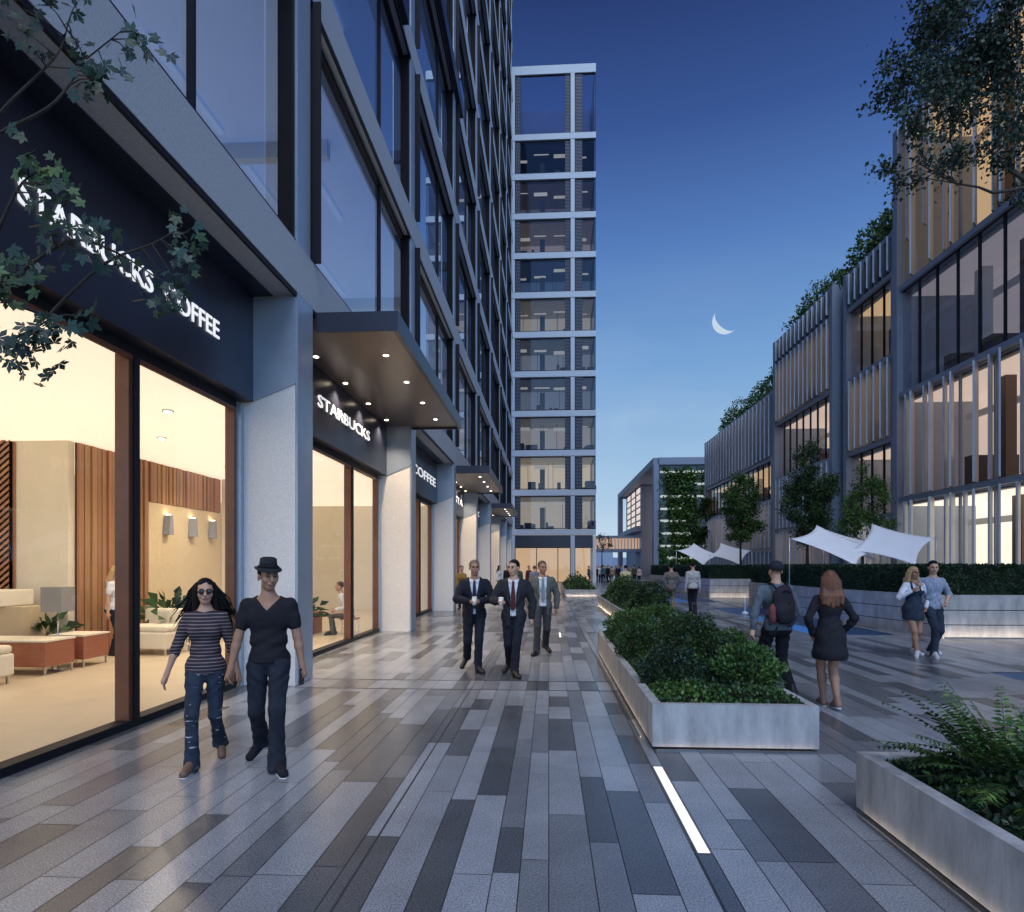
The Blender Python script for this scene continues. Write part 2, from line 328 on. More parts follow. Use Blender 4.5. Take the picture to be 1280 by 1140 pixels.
# ------------------------------------------------------------------ pools
WATER = mat('pool_water', (.01, .05, .12), .04, spec=.8, bump=.35, bscale=9)
POOLF = mat('pool_tile', (.05, .22, .5), .4, noise=.3, nscale=3, emit=(.05, .3, .95), estr=.55)  # tile itself emits blue, standing in for underwater lamps
nosample(POOLF)
WGL = glass('water_surface', (.75, .9, 1), 1.33, .02, 1.0, wave=.6)
for i, (a, b, c, d) in enumerate(POOLS):
    tag(MB().quad((a, c, -.135), (b, c, -.135), (b, d, -.135), (a, d, -.135)).build('water', WGL), kind='structure')
    w = MB(); w.box(a - .1, a, c - .1, d + .1, -.39, -.01); w.box(b, b + .1, c - .1, d + .1, -.39, -.01); w.box(a, b, c - .1, c, -.39, -.01); w.box(a, b, d, d + .1, -.39, -.01)
    tag(w.build('pool_edge', mat('pool_wall', (.10, .12, .16), .4, noise=.3, nscale=4)), kind='structure')
    tag(MB().quad((a, c, -.34), (b, c, -.34), (b, d, -.34), (a, d, -.34)).build('pool_floor', POOLF), kind='structure')
# ================================================================== LEFT BUILDING
PX, GX, FX, WX = -3.55, -4.45, -4.19, -3.80   # pier front, shop glass, fascia, upper glass
P0, BAY, PW = 8.76, 7.4, .57
piers = [P0 + BAY * k for k in range(-1, 8)]   # 1.36 ... 60.56
YE = 62.2
LB = thing('office_building', 'tall left office building with stone piers, dark shop fascias and blue glazed floors above', 'building', (-3.55, 1.36, 0))
BZ = [5.57 + 4.65 * k for k in range(13)]
TOP = BZ[-1] + 4.65
for k, z in enumerate(BZ):
    y0 = 1.36
    bm_ = MB(); bm_.box(WX + .02, PX, y0, YE, z, z + .70)
    bm_.build('floor_band', BANDM, LB)
    g_ = MB(); g_.box(PX - .05, PX - .012, y0, YE, z - .06, z, 0); g_.box(WX + .05, PX - .03, y0, YE, z + .70, z + .76, 0); g_.build('shadow_joint', DARKF, LB)
    if k: MB().box(-12, WX - .14, y0, YE, z + .1, z + .62).build('floor_slab', mat('slab_grey', (.30, .32, .36), .7), LB)
MB().box(WX - .3, PX, 1.36, YE, TOP, TOP + .8).build('parapet', BANDM, LB)
# canopy bands that turn dark, as black projecting trims
MB().box(PX + .003, PX + .16, 1.36, 15.2, BZ[2] - .02, BZ[2] + .52).build('dark_trim', DARKP, LB)
MB().box(PX + .003, PX + .16, 1.36, 25.0, BZ[3] - .02, BZ[3] + .52).build('dark_trim', DARKP, LB)
MB().box(-20, -12, 1.36, YE, 0, TOP + .8).build('core_wall', mat('core', (.20, .22, .27), .8), LB)
MB().box(-12, WX - .14, 1.30, 1.42, 5.7, TOP).build('end_wall', BANDM, LB)
def lit(name, c, s): return nosample(mat(name, tuple(q * .4 for q in c), .8, noise=.15, nscale=1.2, emit=c, estr=s))
ROOMC = nosample(mat('office_ceiling', (.5, .55, .62), .8, emit=(.22, .38, .82), estr=.26))  # blue emission added to the ceiling in place of office lamps
for k in range(13):
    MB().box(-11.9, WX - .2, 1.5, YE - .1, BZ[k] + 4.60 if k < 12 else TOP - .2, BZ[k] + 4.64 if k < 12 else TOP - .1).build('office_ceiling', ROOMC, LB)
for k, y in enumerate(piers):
    # stone pier with metal-clad front
    MB().box(GX - .05, PX - .035, y, y + PW, 0, 5.566).build('pier', PIER, LB)
    MB().box(PX - .03, PX, y, y + PW, .01, 5.566).build('pier_cladding', METAL, LB)
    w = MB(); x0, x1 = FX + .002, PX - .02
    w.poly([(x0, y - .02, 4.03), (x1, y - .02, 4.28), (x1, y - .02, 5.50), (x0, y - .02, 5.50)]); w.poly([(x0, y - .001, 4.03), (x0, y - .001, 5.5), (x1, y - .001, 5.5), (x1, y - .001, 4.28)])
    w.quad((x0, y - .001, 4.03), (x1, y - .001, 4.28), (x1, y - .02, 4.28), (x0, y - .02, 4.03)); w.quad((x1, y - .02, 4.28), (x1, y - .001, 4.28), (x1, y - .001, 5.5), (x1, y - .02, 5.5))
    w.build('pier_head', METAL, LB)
    MB().box(GX - .06, GX + .12, y - .10, y - .003, 0, 3.98).build('reveal', METAL, LB)
    for q in range(13):
        z0 = BZ[q] + .70; z1 = (BZ[q + 1] if q < 12 else TOP)
        MB().box(PX - .05, PX - .01, y + .02, y + .50, z0, z1).build('column', METAL, LB)
# window: one per bay and storey, copied
WL = BAY - .50; WH = 4.65 - .70
wp = MB()
wp.box(-.02, .195, WL - .05, WL + .02, 0, WH, 1)                   # deep brown far jamb
wp.box(-.02, .15, .02, .10, 0, WH, 2); wp.box(-.02, .06, WL * .67 - .025, WL * .67 + .025, .07, WH - .07, 0)
wp.box(-.03, .06, .1, WL - .05, 0, .07, 0); wp.box(-.03, .06, .1, WL - .05, WH - .07, WH, 0)
wp.box(.02, .36, .10, .13, 0, WH, 0)
wroot = wp.build('window', [DARKF, BROWNJ, mat('jamb_panel', (.16, .20, .27), .4, .3)], None)
pn = MB().box(-.012, 0, .55, WL - .05, .07, WH - .07).build('pane', GLU, wroot, world=False)
lv = MB(); lv.box(-.06, -.04, .10, .55, .07, WH - .07, 0)
for i in range(46): zz = .10 + i * (WH - .2) / 46; lv.box(-.04, .03, .13, .53, zz, zz + .035, 1)
lv.build('louvre', [DARKF, mat('louvre_metal', (.28, .30, .33), .4, .5)], wroot, world=False)
first = True
for k in range(8):
    for q in range(12):
        loc = (WX - LB.location.x, piers[k] + .50 - LB.location.y, BZ[q] + .70)
        if first: wroot.parent = LB; wroot.location = loc; first = False
        else: dup(wroot, LB, loc)
# office partitions and desks seen through the lowest glazed floors
for k in range(8):
    for q in range(3):
        b = MB(); z0 = BZ[q] + .66; y = piers[k]
        b.box(-8.5, -8.4, y + 1, y + 6.4, z0, z0 + 3.6, 0); b.box(-7.5, -7.1, y + 5.2, y + 5.6, z0, z0 + 3.92, 0); b.box(-11.5, WX - .6, y + 3.55, y + 3.75, z0 + 3.62, z0 + 3.93, 0)
        for i in range(4): b.box(-9 + i * 1.3, -8.9 + i * 1.3, y + 4.2, y + 6.4, z0 + 3.86, z0 + 3.9, 2)
        for i in range(3): b.box(-9 + i * 1.3, -8.9 + i * 1.3, y + .9, y + 3.2, z0 + 3.86, z0 + 3.9, 2)
        b.box(-6.2, -5.2, y + 3.5, y + 5.5, z0, z0 + .75, 1); b.box(-4.9, -4.4, y + 4.2, y + 4.6, z0, z0 + 1.1, 1)
        b.build('office_partition', [mat('partition_pale', (.55, .58, .62), .7), mat('furniture_grey', (.10, .11, .14), .6), lit('ceiling_line', (.55, .68, .95), .38)], LB)
# ---- shops
for k in range(8):
    y0, y1 = piers[k] + PW, piers[k + 1]
    MB().box(GX - .02, FX, y0, y1, 4.03, 5.55).build('fascia', DARKP, LB)
    MB().box(FX, PX - .36, y0, y1, 5.52, 5.57).build('soffit', DARKP, LB)
    MB().box(PX - .36, PX - .06, y0, y1, 5.535, 5.572).build('soffit_edge', BANDM, LB)
    ye = y1 - .10; ym = y0 + (ye - y0) * .665
    t = MB(); d = .09
    t.box(GX - .07, GX + .06, y0, y0 + .06, .08, 3.92); t.box(GX - .07, GX + .06, ye - .07, ye, .08, 3.92)
    t.box(GX - .08, GX + .07, ym - .05, ym + .045, .081, 3.919, 0)
    t.box(GX - .07, GX + .06, y0, ye, 3.92, 4.03, 1); t.box(GX - .07, GX + .09, y0, ye, 0, .08, 1)
    t.box(GX + .071, GX + .10, ym + .01, ym + .09, .081, 3.915, 1); t.box(GX + .0605, GX + .08, y0 + .01, ye - .08, 3.86, 3.915, 0)
    fr = t.build('shop_window', [BRONZE, DARKF], LB)
    MB().box(GX - .006, GX + .006, y0 + .06, ym - .05, .08, 3.92).build('pane', GLS, fr); MB().box(GX - .006, GX + .006, ym + .045, ye - .07, .08, 3.92).build('pane', GLS, fr)
# shop interior shell
tag(MB().box(-12, GX + .07, 1.36, YE, -.005, .006).build('shop_floor', TILEW), kind='structure')
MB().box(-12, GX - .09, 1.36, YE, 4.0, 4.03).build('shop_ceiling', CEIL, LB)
MB().box(-12, -11.95, 1.36, YE, 0, 4.0).build('shop_back_wall', WHITEW, LB)
sw = MB(); sw.box(-12, -8.80, 11.1, 11.25, 0, 4.0); sw.box(-12, -9.2, 1.36, 1.5, 0, 4.0)
sw.box(-8.7, -7.5, 16.35, 16.5, 0, 4.0)
for yy in (24.0, 31.4, 38.8, 46.2, 53.6): sw.box(-12, GX - .1, yy, yy + .12, 0, 4.0)
sw.build('partition_wall', WHITEW, LB)
# timber panelling on the wall behind the lounge, with a pale niche
pw = MB(); y = 11.25
while y < 16.25:
    w_ = random.choice([.09, .11, .14, .17]); h0 = 0; zt = 3.98
    niche = y > 13.3
    pw.box(-8.75, -8.68 - random.choice([0, .02, .035]), y, y + w_ - .028, 3.1 if niche else 0, zt); y += w_
pw.box(-8.79, -8.76, 11.25, 16.4, 0, 3.99, 1)
pw.build('timber_panelling', [WOOD, mat('wood_back', (.07, .03, .015), .8)], LB)
MB().box(-8.75, -8.71, 13.3, 16.4, 0, 3.09).build('niche', mat('niche_cream', (.72, .58, .38), .7, noise=.05), LB)
lt = MB()
for i in range(30):
    for s in (-1, 1):
        a = lt; x = -9.86 - i * .09
        a.box(x - .02, x + .02, 11.03, 11.06, 0, 3.98)
for i in range(34): zz = i * .12; lt.add([(-9.86, 11.01, zz + .1), (-10.6, 11.01, zz - .5), (-10.6, 11.01, zz - .44), (-9.86, 11.01, zz + .16), (-9.86, 11.03, zz + .1), (-10.6, 11.03, zz - .5), (-10.6, 11.03, zz - .44), (-9.86, 11.03, zz + .16)], [(0, 1, 2, 3), (7, 6, 5, 4), (0, 4, 5, 1), (3, 2, 6, 7)], 0, False)
lt.box(-12, -9.8, 11.07, 11.09, 0, 3.98)
lt.build('timber_lattice', [WOOD], LB)
# wall sconces
for i, yy in enumerate((13.9, 14.9, 15.8)):
    t = thing('wall_sconce', ['grey tapered wall sconce nearest the timber panelling', 'grey tapered wall sconce second from the timber panelling', 'grey tapered wall sconce deepest in the cream niche'][i], 'wall lamp', (-8.70, yy, 2.4), group='sconces in the cream niche')
    s = MB(); s.prism([(-8.70, yy - .11), (-8.56, yy - .09), (-8.56, yy + .09), (-8.70, yy + .11)], 2.4, 2.85)
    for q in range(4, 8): vx = s.v[q]; s.v[q] = (vx[0], yy + (vx[1] - yy) * .55, vx[2])
    s.build('shade', mat('sconce_grey', (.30, .32, .38), .5), t)
    MB().box(-8.69, -8.60, yy - .04, yy + .04, 2.852, 2.862).build('bulb', LAMPW, t)
# ceiling downlights in the shops
for i, (xx, yy) in enumerate([(-6.9, 10.9), (-6.0, 12.6), (-5.6, 9.0), (-7.4, 14.2), (-5.5, 20), (-5.5, 27), (-5.6, 35)]):
    t = thing('ceiling_downlight', 'small round ceiling downlight glowing inside shop, %s' % ['over the lounge', 'beside the bronze mullion', 'near the first window', 'by the cream niche', 'in the third shop', 'in the fourth shop', 'in the fifth shop'][i], 'ceiling light', (xx, yy, 3.95), group='downlights inside the shops')
    ld = bpy.data.lights.new('downlight_beam', 'SPOT'); ld.energy = 170; ld.spot_size = math.radians(150); ld.spot_blend = .9; ld.color = (1, .86, .66); ld.shadow_soft_size = .05
    lo = bpy.data.objects.new('downlight_beam', ld); COL.objects.link(lo); lo.location = (xx, yy, 3.93)
    MB().lathe((xx, yy, 3.955), [(.05, 0), (.05, .01)], 14).build('lamp', LAMPW, t); MB().lathe((xx, yy, 3.965), [(.08, 0), (.08, .03)], 14).build('trim', mat('trim_white', (.8, .8, .8), .5), t)
# signs
def sign(k, txt, ya, yb, cap, zc, label):
    t = thing('shop_sign', label, 'sign', (FX, (ya + yb) / 2, zc), group='lit letter signs on the shop fascias')
    M = Matrix(((0, 0, 1, FX + .004), (1, 0, 0, ya), (0, 1, 0, zc), (0, 0, 0, 1)))
    ws = txt.split(); tot = len(txt) + .0; pos = 0
    for w_ in ws:
        yy = ya + (yb - ya) * pos / tot; M[1][3] = yy
        text_mesh(w_, cap, (yb - ya) * (len(w_) - .12) / tot, LETTER, M, 'letters', t, .014); pos += len(w_) + 1
sign(0, 'STARBUCKS COFFEE', 4.75, 7.82, .225, 4.57, 'white two-word lettering on the nearest dark fascia behind the leaves')
sign(1, 'STARBUCKS', 11.25, 14.6, .225, 4.6, 'white one-word lettering under the near black canopy')
sign(2, 'COFFEE', 19.2, 23.25, .30, 4.6, 'white lettering on the fascia between the second and third piers')
sign(3, 'STA', 28.0, 30.6, .30, 4.55, 'small white lettering of three characters under the middle canopy')
sign(4, 'C', 37.2, 37.9, .32, 4.6, 'single white letter on the far blue fascia')
# canopies
SPOTM = LAMPW
def canopy(y0, y1, label, power):
    t = thing('entrance_canopy', label, 'canopy', (PX, (y0 + y1) / 2, 5.28), group='dark metal canopies over the shop entrances')
    MB().box(FX + .01, -2.36, y0, y1, 5.30, 5.515).build('soffit_panel', mat('canopy_soffit', (.16, .12, .095), .30, .5, noise=.15, nscale=1), t)
    f = MB(); f.box(-2.36, -2.28, y0 - .05, y1 + .05, 5.26, 5.56); f.box(PX, -2.36, y0 - .05, y0, 5.26, 5.56); f.box(PX, -2.36, y1, y1 + .05, 5.26, 5.56); f.box(PX, -2.36, y0, y1, 5.517, 5.56)
    f.build('fascia_edge', mat('canopy_edge', (.05, .052, .07), .35, .5), t)
    for xx in (-2.78, -4.0):
        for i in range(4):
            yy = y0 + (y1 - y0) * (.17 + .23 * i)
            l = MB().lathe((xx, yy, 5.288), [(.045, 0), (.045, .008)], 14).build('downlight', SPOTM, t)
            rr = MB(); rr.lathe((xx, yy, 5.292), [(.075, 0), (.075, .012)], 16); rr.build('trim', mat('trim_steel', (.5, .5, .5), .3, .9), l)
            if power:
                ld = bpy.data.lights.new('downlight_beam', 'SPOT'); ld.energy = power; ld.spot_size = math.radians(115); ld.spot_blend = .8; ld.color = (1, .78, .55); ld.shadow_soft_size = .04
                lo = bpy.data.objects.new('downlight_beam', ld); COL.objects.link(lo); lo.location = (xx, yy, 5.27)
canopy(9.5, 16.35, 'dark metal canopy with eight downlights nearest the camera', 170)
canopy(24.3, 31.2, 'middle dark metal canopy over the fourth shop', 170)
canopy(39.1, 46.0, 'far dark metal canopy of the row near the end tower', 120)
# ================================================================== furniture in the shop lounge
def sofa(cx, cy, w, d, rz, label, back=True):
    t = thing('sofa', label, 'sofa', (cx, cy, 0), rz, 'cream seats in the shop lounge')
    MB().box(-w / 2, w / 2, -d / 2, d / 2, .12, .44).build('base', CREAM, t, bevel=.03, world=False)
    n = max(1, round(w / .8))
    for i in range(n): MB().box(-w / 2 + i * w / n + .01, -w / 2 + (i + 1) * w / n - .01, -d / 2 + .02, d / 2 - (.2 if back else .02), .442, .56).build('cushion', CREAM, t, bevel=.04, world=False)
    if back: MB().box(-w / 2, w / 2, d / 2 - .2, d / 2 - .002, .445, .85).build('backrest', CREAM, t, bevel=.05, world=False)
    for a in (-1, 1):
        for b in (-1, 1): MB().box(a * (w / 2 - .06) - .015, a * (w / 2 - .06) + .015, b * (d / 2 - .06) - .015, b * (d / 2 - .06) + .015, 0.006, .12).build('leg', mat('chrome', (.6, .6, .6), .2, 1), t, world=False)
sofa(-10.1, 9.9, 1.6, .9, 0, 'long cream sofa seen behind the wooden tables in the near shop')
sofa(-7.6, 11.9, .95, .8, -.1, 'cream armchair beside the bronze mullion in the near shop')
sofa(-8.15, 8.3, .9, .8, 0, 'cream seat at the left edge of the near shop window', False)
def ltable(cx, cy, w, d, rz, label):
    t = thing('coffee_table', label, 'table', (cx, cy, 0), rz, 'wooden block tables in the shop lounge')
    MB().box(-w / 2, w / 2, -d / 2, d / 2, .14, .52).build('block', WOODT, t, bevel=.006, world=False)
    MB().box(-w / 2 - .01, w / 2 + .01, -d / 2 - .01, d / 2 + .01, .522, .55).build('top', CREAM, t, world=False)
    for a in (-1, 1):
        for b in (-1, 1): MB().box(a * (w / 2 - .03) - .012, a * (w / 2 - .03) + .012, b * (d / 2 - .03) - .012, b * (d / 2 - .03) + .012, 0.006, .14).build('leg', MATS['chrome'], t, world=False)
ltable(-8.35, 9.55, 1.3, .6, 0, 'red wood block table nearest the window at far left')
ltable(-8.0, 10.35, .6, .6, 0, 'red wood block table behind the first, nearer the mullion')
# reception counter and grey floor lamp
t = thing('reception_counter', 'low cream reception counter behind the lounge sofas', 'counter', (-9.9, 10.2, 0))
MB().box(-11.6, -8.9, 10.2, 10.7, .006, 1.0).build('counter', mat('counter_sand', (.50, .40, .27), .6), t, bevel=.01); MB().box(-11.7, -9.2, 10.1, 10.8, 1.002, 1.28).build('counter_top', WHITEW, t, bevel=.02)
t = thing('floor_lamp', 'floor lamp with square grey shade beside the lounge plant', 'lamp', (-8.0, 9.9, 0))
MB().box(-8.2, -7.85, 9.75, 10.05, .95, 1.35).build('shade', mat('shade_grey', (.25, .25, .25), .8), t); MB().tube([(-8.02, 9.9, .02), (-8.02, 9.9, .95)], .012).build('pole', MATS['chrome'], t); MB().lathe((-8.02, 9.9, .006), [(.14, 0), (.14, .02)], 16).build('base', MATS['chrome'], t)
for (xx, yy, zz, lab, sc_) in ((-7.35, 15.0, 0, 0, 1), (-6.0, 16.0, 0, 1, 1)):
    pass
t = thing('framed_picture', 'framed picture on the pale wall inside the second shop', 'picture', (-6.2, 16.5, 1.9))
MB().box(-7.5, -6.9, 16.49, 16.53, 1.9, 2.6).build('frame', DARKF, t); MB().box(-7.45, -6.95, 16.48, 16.488, 1.95, 2.55).build('picture', mat('picture_blue', (.25, .32, .40), .5, col2=(.55, .45, .35), nscale=6), t)
t = thing('side_table', 'small wooden table near the seated person in the second shop', 'table', (-6.2, 15.6, 0))
MB().box(-6.6, -5.8, 15.3, 15.9, .006, .55).build('block', WOODT, t, bevel=.01)
# ================================================================== END TOWER
TY = 62.4
TW = thing('glass_tower', 'tall end tower with white floor bands and two columns of glazed rooms across the walkway', 'building', (0, TY, 0))
TXL, TXR = -4.3, 4.62
TBAND = mat('tower_band', (.50, .56, .64), .45, noise=.05, nscale=5)
tz = [5.0 + 3.9 * k for k in range(11)] + [50.6]
MB().box(-24, TXR - .02, TY + 6.0, TY + 20, 0, 50.6).build('core_wall', MATS['core'], TW)
MB().box(TXR - .12, TXR - .02, TY + .8, TY + 6, 5, 50.6).build('side_wall', mat('side_glassy', (.10, .14, .22), .2, .3), TW)
for k, z in enumerate(tz):
    h = .29 if k < 11 else .42
    MB().box(TXL, TXR, TY - .01, TY + .4, z - h, z + h - (.0 if k < 11 else .0)).build('floor_band', TBAND, TW)
    if k < 11: MB().box(TXL, TXR - .14, TY + .41, TY + 6, z - .2, z + .2).build('floor_slab', MATS['slab_grey'], TW)
for xx in (-3.55, 2.35):
    for k in range(12):
        z0 = 0 if k == 0 else tz[k - 1] + .34; z1 = tz[k] - (.34 if k < 11 else .42)
        MB().box(xx - .2, xx + .2, TY, TY + .38, z0, z1).build('column', TBAND, TW)
glow = [('warm', (.84, .54, .30), .50), ('a', (.74, .64, .52), .26), ('b', (.80, .66, .46), .36), ('c', (.60, .56, .54), .20), ('d', (.34, .40, .54), .16), ('e', (.38, .42, .50), .18), ('f', (.64, .58, .50), .22), ('g', (.14, .24, .46), .14), ('h', (.54, .46, .46), .18), ('i', (.26, .25, .34), .14), ('j', (.05, .08, .2), .10), ('k', (.05, .10, .30), .25)]  # emission given to each storey's walls and ceiling; topmost blue imitates reflected sky
silm = mat('furniture_dark', (.03, .035, .05), .6)
for k in range(12):
    z0 = 0.0 if k == 0 else tz[k - 1] + .2; z1 = tz[k] - .35; nm, c, s_ = glow[k]
    b = MB(); b.box(TXL, TXR - .2, TY + 5.2, TY + 5.3, z0, z1)
    b.build('room_wall', lit('room_' + nm, c, s_ * 1.7), TW)
    if 0 < k < 11:
        MB().box(TXL, TXR - .2, TY + .6, TY + 5, z1 - .06, z1 - .03).build('room_ceiling', lit('roomc_' + nm, tuple(min(1, q * 1.15) for q in c), s_ * .35), TW)
        s = MB(); rr = random.Random(k)
        for i in range(9):
            xx = TXL + .8 + rr.random() * 7.5
            s.box(xx, xx + .25 + rr.random() * .6, TY + 1.2 + rr.random(), TY + 2.6 + rr.random(), z0, z0 + .5 + rr.random() * .7)
        s.box(-.9, -.4, TY + 2, TY + 2.3, z0, z0 + 2.4)
        for i in range(5): xx = TXL + 1 + rr.random() * 7; s.box(xx, xx + .04, TY + 3, TY + 3.04, z0, z1)
        s.build('room_furniture', silm, TW)
        l = MB()
        for i in range(4): xx = TXL + .8 + i * 2; yy = TY + 1.2 + rr.random() * 2; l.box(xx, xx + 1.1 + rr.random() * .5, yy, yy + .07, z1 - .5 - rr.random() * .3, z1 - .44)
        l.build('light_line', lit('office_tube', (.95, .90, .80), .30), TW)
    else:
        pass
    for (xa, xb) in ((-3.35, 2.15), (2.55, 4.6)):
        zb = (0.03 if k == 0 else tz[k - 1] + .34); zt = tz[k] - (.34 if k < 11 else .42)
        if k == 0: zt = 3.5
        f = MB(); f.box(xa, xb, TY + .14, TY + .24, zb, zb + .07); f.box(xa, xb, TY + .14, TY + .24, zt - .07, zt)
        f.box(xa, xa + .06, TY + .14, TY + .24, zb + .07, zt - .07); f.box(xb - .06, xb, TY + .14, TY + .24, zb + .07, zt - .07)
        if k == 0 and xa < 0:
            for xm in (-1.2, .9): f.box(xm - .04, xm + .04, TY + .15, TY + .23, zb + .07, zt - .07)
        w_ = f.build('window', DARKF, TW)
        MB().box(xa + .06, xb - .06, TY + .18, TY + .19, zb + .07, zt - .07).build('pane', GLT, w_)
        if k:
            lv = MB()
            for (la, lb_) in (((xa + .06, xa + .55), (xb - .55, xb - .06)) if xa < 0 else ((xa + .06, xa + .75),)):
                lv = MB()
                lv.box(la, lb_, TY + .16, TY + .165, zb + .07, zt - .07, 0); n = int((zt - zb) / .14)
                for i in range(n): zz = zb + .1 + i * .14; lv.box(la + .02, lb_ - .02, TY + .12, TY + .16, zz, zz + .05, 1)
                lv.build('louvre', [DARKF, mat('louvre_dim', (.16, .17, .22), .4, .3)], w_)
MB().box(TXL, TXR - .02, TY + .1, TY + .22, 3.5, 4.66).build('shop_fascia', DARKP, TW)
MB().box(TXR - .3, TXR + .02, TY - .02, TY + .5, 0, 4.655).build('corner_pier', PIER, TW)
# ================================================================== RIGHT BUILDINGS
FINM = mat('fin_metal', (.42, .46, .54), .45, .2, noise=.12, nscale=2, stretch=(1, 1, .3))
FRAMER = mat('right_frame', (.26, .31, .40), .45, .2, noise=.08, nscale=2)
ROOMR = {'hot': lit('shop_bright', (.98, .86, .68), 1.3), 'gold': lit('lit_gold', (.90, .62, .34), .6), 'peach': lit('lit_peach', (.88, .68, .54), .75), 'dim': lit('lit_dim', (.58, .54, .60), .32), 'blue': lit('lit_blue', (.40, .46, .58), .25)}  # room walls and ceilings emit in place of indoor lamps
def right_building(label, X, y0, y1, tiers, finstep=1.3, depth=12, hue='peach'):
    t = thing('glass_building', label, 'building', (X, y0, 0))
    zt = max(a[1] for a in tiers)
    MB().box(X + 5, X + depth, y0, y1, 0, zt - .3).build('core_wall', MATS['core'], t)
    MB().box(X + .1, X + 5, y0 + .01, y0 + .2, 0, zt - .3).build('end_wall', FRAMER, t); MB().box(X + .1, X + 5, y1 - .2, y1 - .01, 0, zt - .3).build('end_wall', FRAMER, t)
    for a in (y0, y1 - .35):
        MB().box(X - .25, X + .1, a, a + .35, 0, zt).build('corner_post', FRAMER, t)
    for (z0, z1, kind, room) in tiers:
        MB().box(X - .18, X + .3, y0 + .35, y1 - .35, z1 - .22, z1).build('floor_edge', FRAMER, t)
        MB().box(X + .3, X + 5, y0 + .2, y1 - .2, z1 - .3, z1 - .05).build('floor_slab', MATS['slab_grey'], t)
        if kind != 'parapet':
            MB().box(X + 3.2, X + 3.3, y0 + .2, y1 - .2, z0, z1 - .3).build('room_wall', ROOMR[room], t)
            MB().box(X + .5, X + 3.2, y0 + .2, y1 - .2, z1 - .36, z1 - .32).build('room_ceiling', ROOMR[room], t)
            rr = random.Random(int(y0 * 10 + z0)); s = MB(); yy = y0 + 1
            while yy < y1 - 2:
                s.box(X + 1.6, X + 2.0, yy, yy + .5, z0, z1 - .4, rr.choice([0, 1])); 
                if rr.random() < .7: s.box(X + 1.0, X + 2.8, yy + 1, yy + 1.4 + rr.random(), z0, z0 + .8 + rr.random() * 1.2, 0)
                yy += 2.2 + rr.random() * 1.8
            s.box(X + 2.6, X + 2.75, y0 + .5, y1 - .5, z1 - 1.25, z1 - 1.0, 1)
            s.build('room_furniture', [mat('furniture_brown', (.10, .065, .05), .6), mat('inner_white', (.55, .57, .6), .6)], t)
        n = max(1, round((y1 - y0 - .7) / (finstep if kind != 'glass' else 1.25))); st_ = (y1 - y0 - .7) / n
        if kind == 'glass' or kind == 'fin':
            nb = max(1, round(n / 2)) if kind == 'glass' else max(1, round(n / 3)); sb = (y1 - y0 - .7) / nb
            for i in range(nb):
                ya = y0 + .35 + i * sb; f = MB(); xf = X + (.02 if kind == 'glass' else .12)
                f.box(xf - .05, xf + .05, ya + .001, ya + .06, z0, z1 - .22); f.box(xf - .05, xf + .05, ya + sb / 2 - .025, ya + sb / 2 + .025, z0 + .05, z1 - .25)
                f.box(xf - .05, xf + .05, ya + .06, ya + sb, z0, z0 + .05); f.box(xf - .05, xf + .05, ya + .06, ya + sb, z1 - .25, z1 - .22)
                w_ = f.build('window', DARKF if kind == 'glass' else FRAMER, t)
                MB().box(xf - .008, xf, ya + .06, ya + sb / 2 - .025, z0 + .05, z1 - .25).build('pane', GLR, w_)
                MB().box(xf - .008, xf, ya + sb / 2 + .025, ya + sb, z0 + .05, z1 - .25).build('pane', GLR, w_)
        if kind != 'glass':
            s = MB(); rr = random.Random(int(X * 3 + y0 + z0))
            for i in range(n + 1):
                yy = y0 + .4 + i * st_
                if yy > y1 - .9: break
                wd = finstep * rr.choice([.30, .36, .44]) if finstep > 1 else rr.choice([.24, .30])
                s.prism([(X - .42, yy), (X - .36, yy - .02), (X + .06, yy + wd), (X - .02, yy + wd + .06)], z0 + .02, z1 - .222)
                if finstep > 1 and rr.random() < .75: yq = yy + wd + .12; s.prism([(X - .30, yq), (X - .25, yq - .02), (X + .02, yq + .22), (X - .04, yq + .26)], z0 + .02 + (z1 - z0) * rr.choice([0, 0, .25]), z1 - .222)
                elif rr.random() < .5: s.box(X - .10, X - .06, yy + wd + .05, yy + wd + .2, z0 + .02 + (z1 - z0) * rr.choice([0, 0, .3]), z1 - .222)
            s.build('fin_screen', FINM, t)
    return t
right_building('large near right building with folded metal fins and big glazed third floor', 15.6, 6.0, 29.2,
               [(0, 4.7, 'fin', 'hot'), (4.7, 9.3, 'fin', 'peach'), (9.3, 14.0, 'glass', 'dim'), (14.0, 21.0, 'fin', 'gold')], 1.35)
right_building('right building with bronze glazing between fins, roof garden above, next to the near one', 15.75, 29.3, 34.3,
               [(0, 4.1, 'fin', 'hot'), (4.1, 7.6, 'glass', 'peach'), (7.6, 11.4, 'fin', 'gold'), (11.4, 15.1, 'glass', 'gold'), (15.1, 16.9, 'parapet', '')], .62)
right_building('narrower finned right building left of the bronze glazing, with fins to the roof', 15.45, 34.9, 43.9,
               [(0, 4.1, 'fin', 'peach'), (4.1, 7.6, 'fin', 'dim'), (7.6, 11.3, 'glass', 'peach'), (11.3, 15.3, 'fin', 'gold'), (15.3, 16.8, 'parapet', '')], .62)
right_building('lowest far right building with fins and one gold lit window band', 15.5, 44.1, 63,
               [(0, 2.9, 'fin', 'blue'), (2.9, 6.3, 'fin', 'peach'), (6.3, 9.2, 'glass', 'gold'), (9.2, 13.7, 'fin', 'dim')], .85)
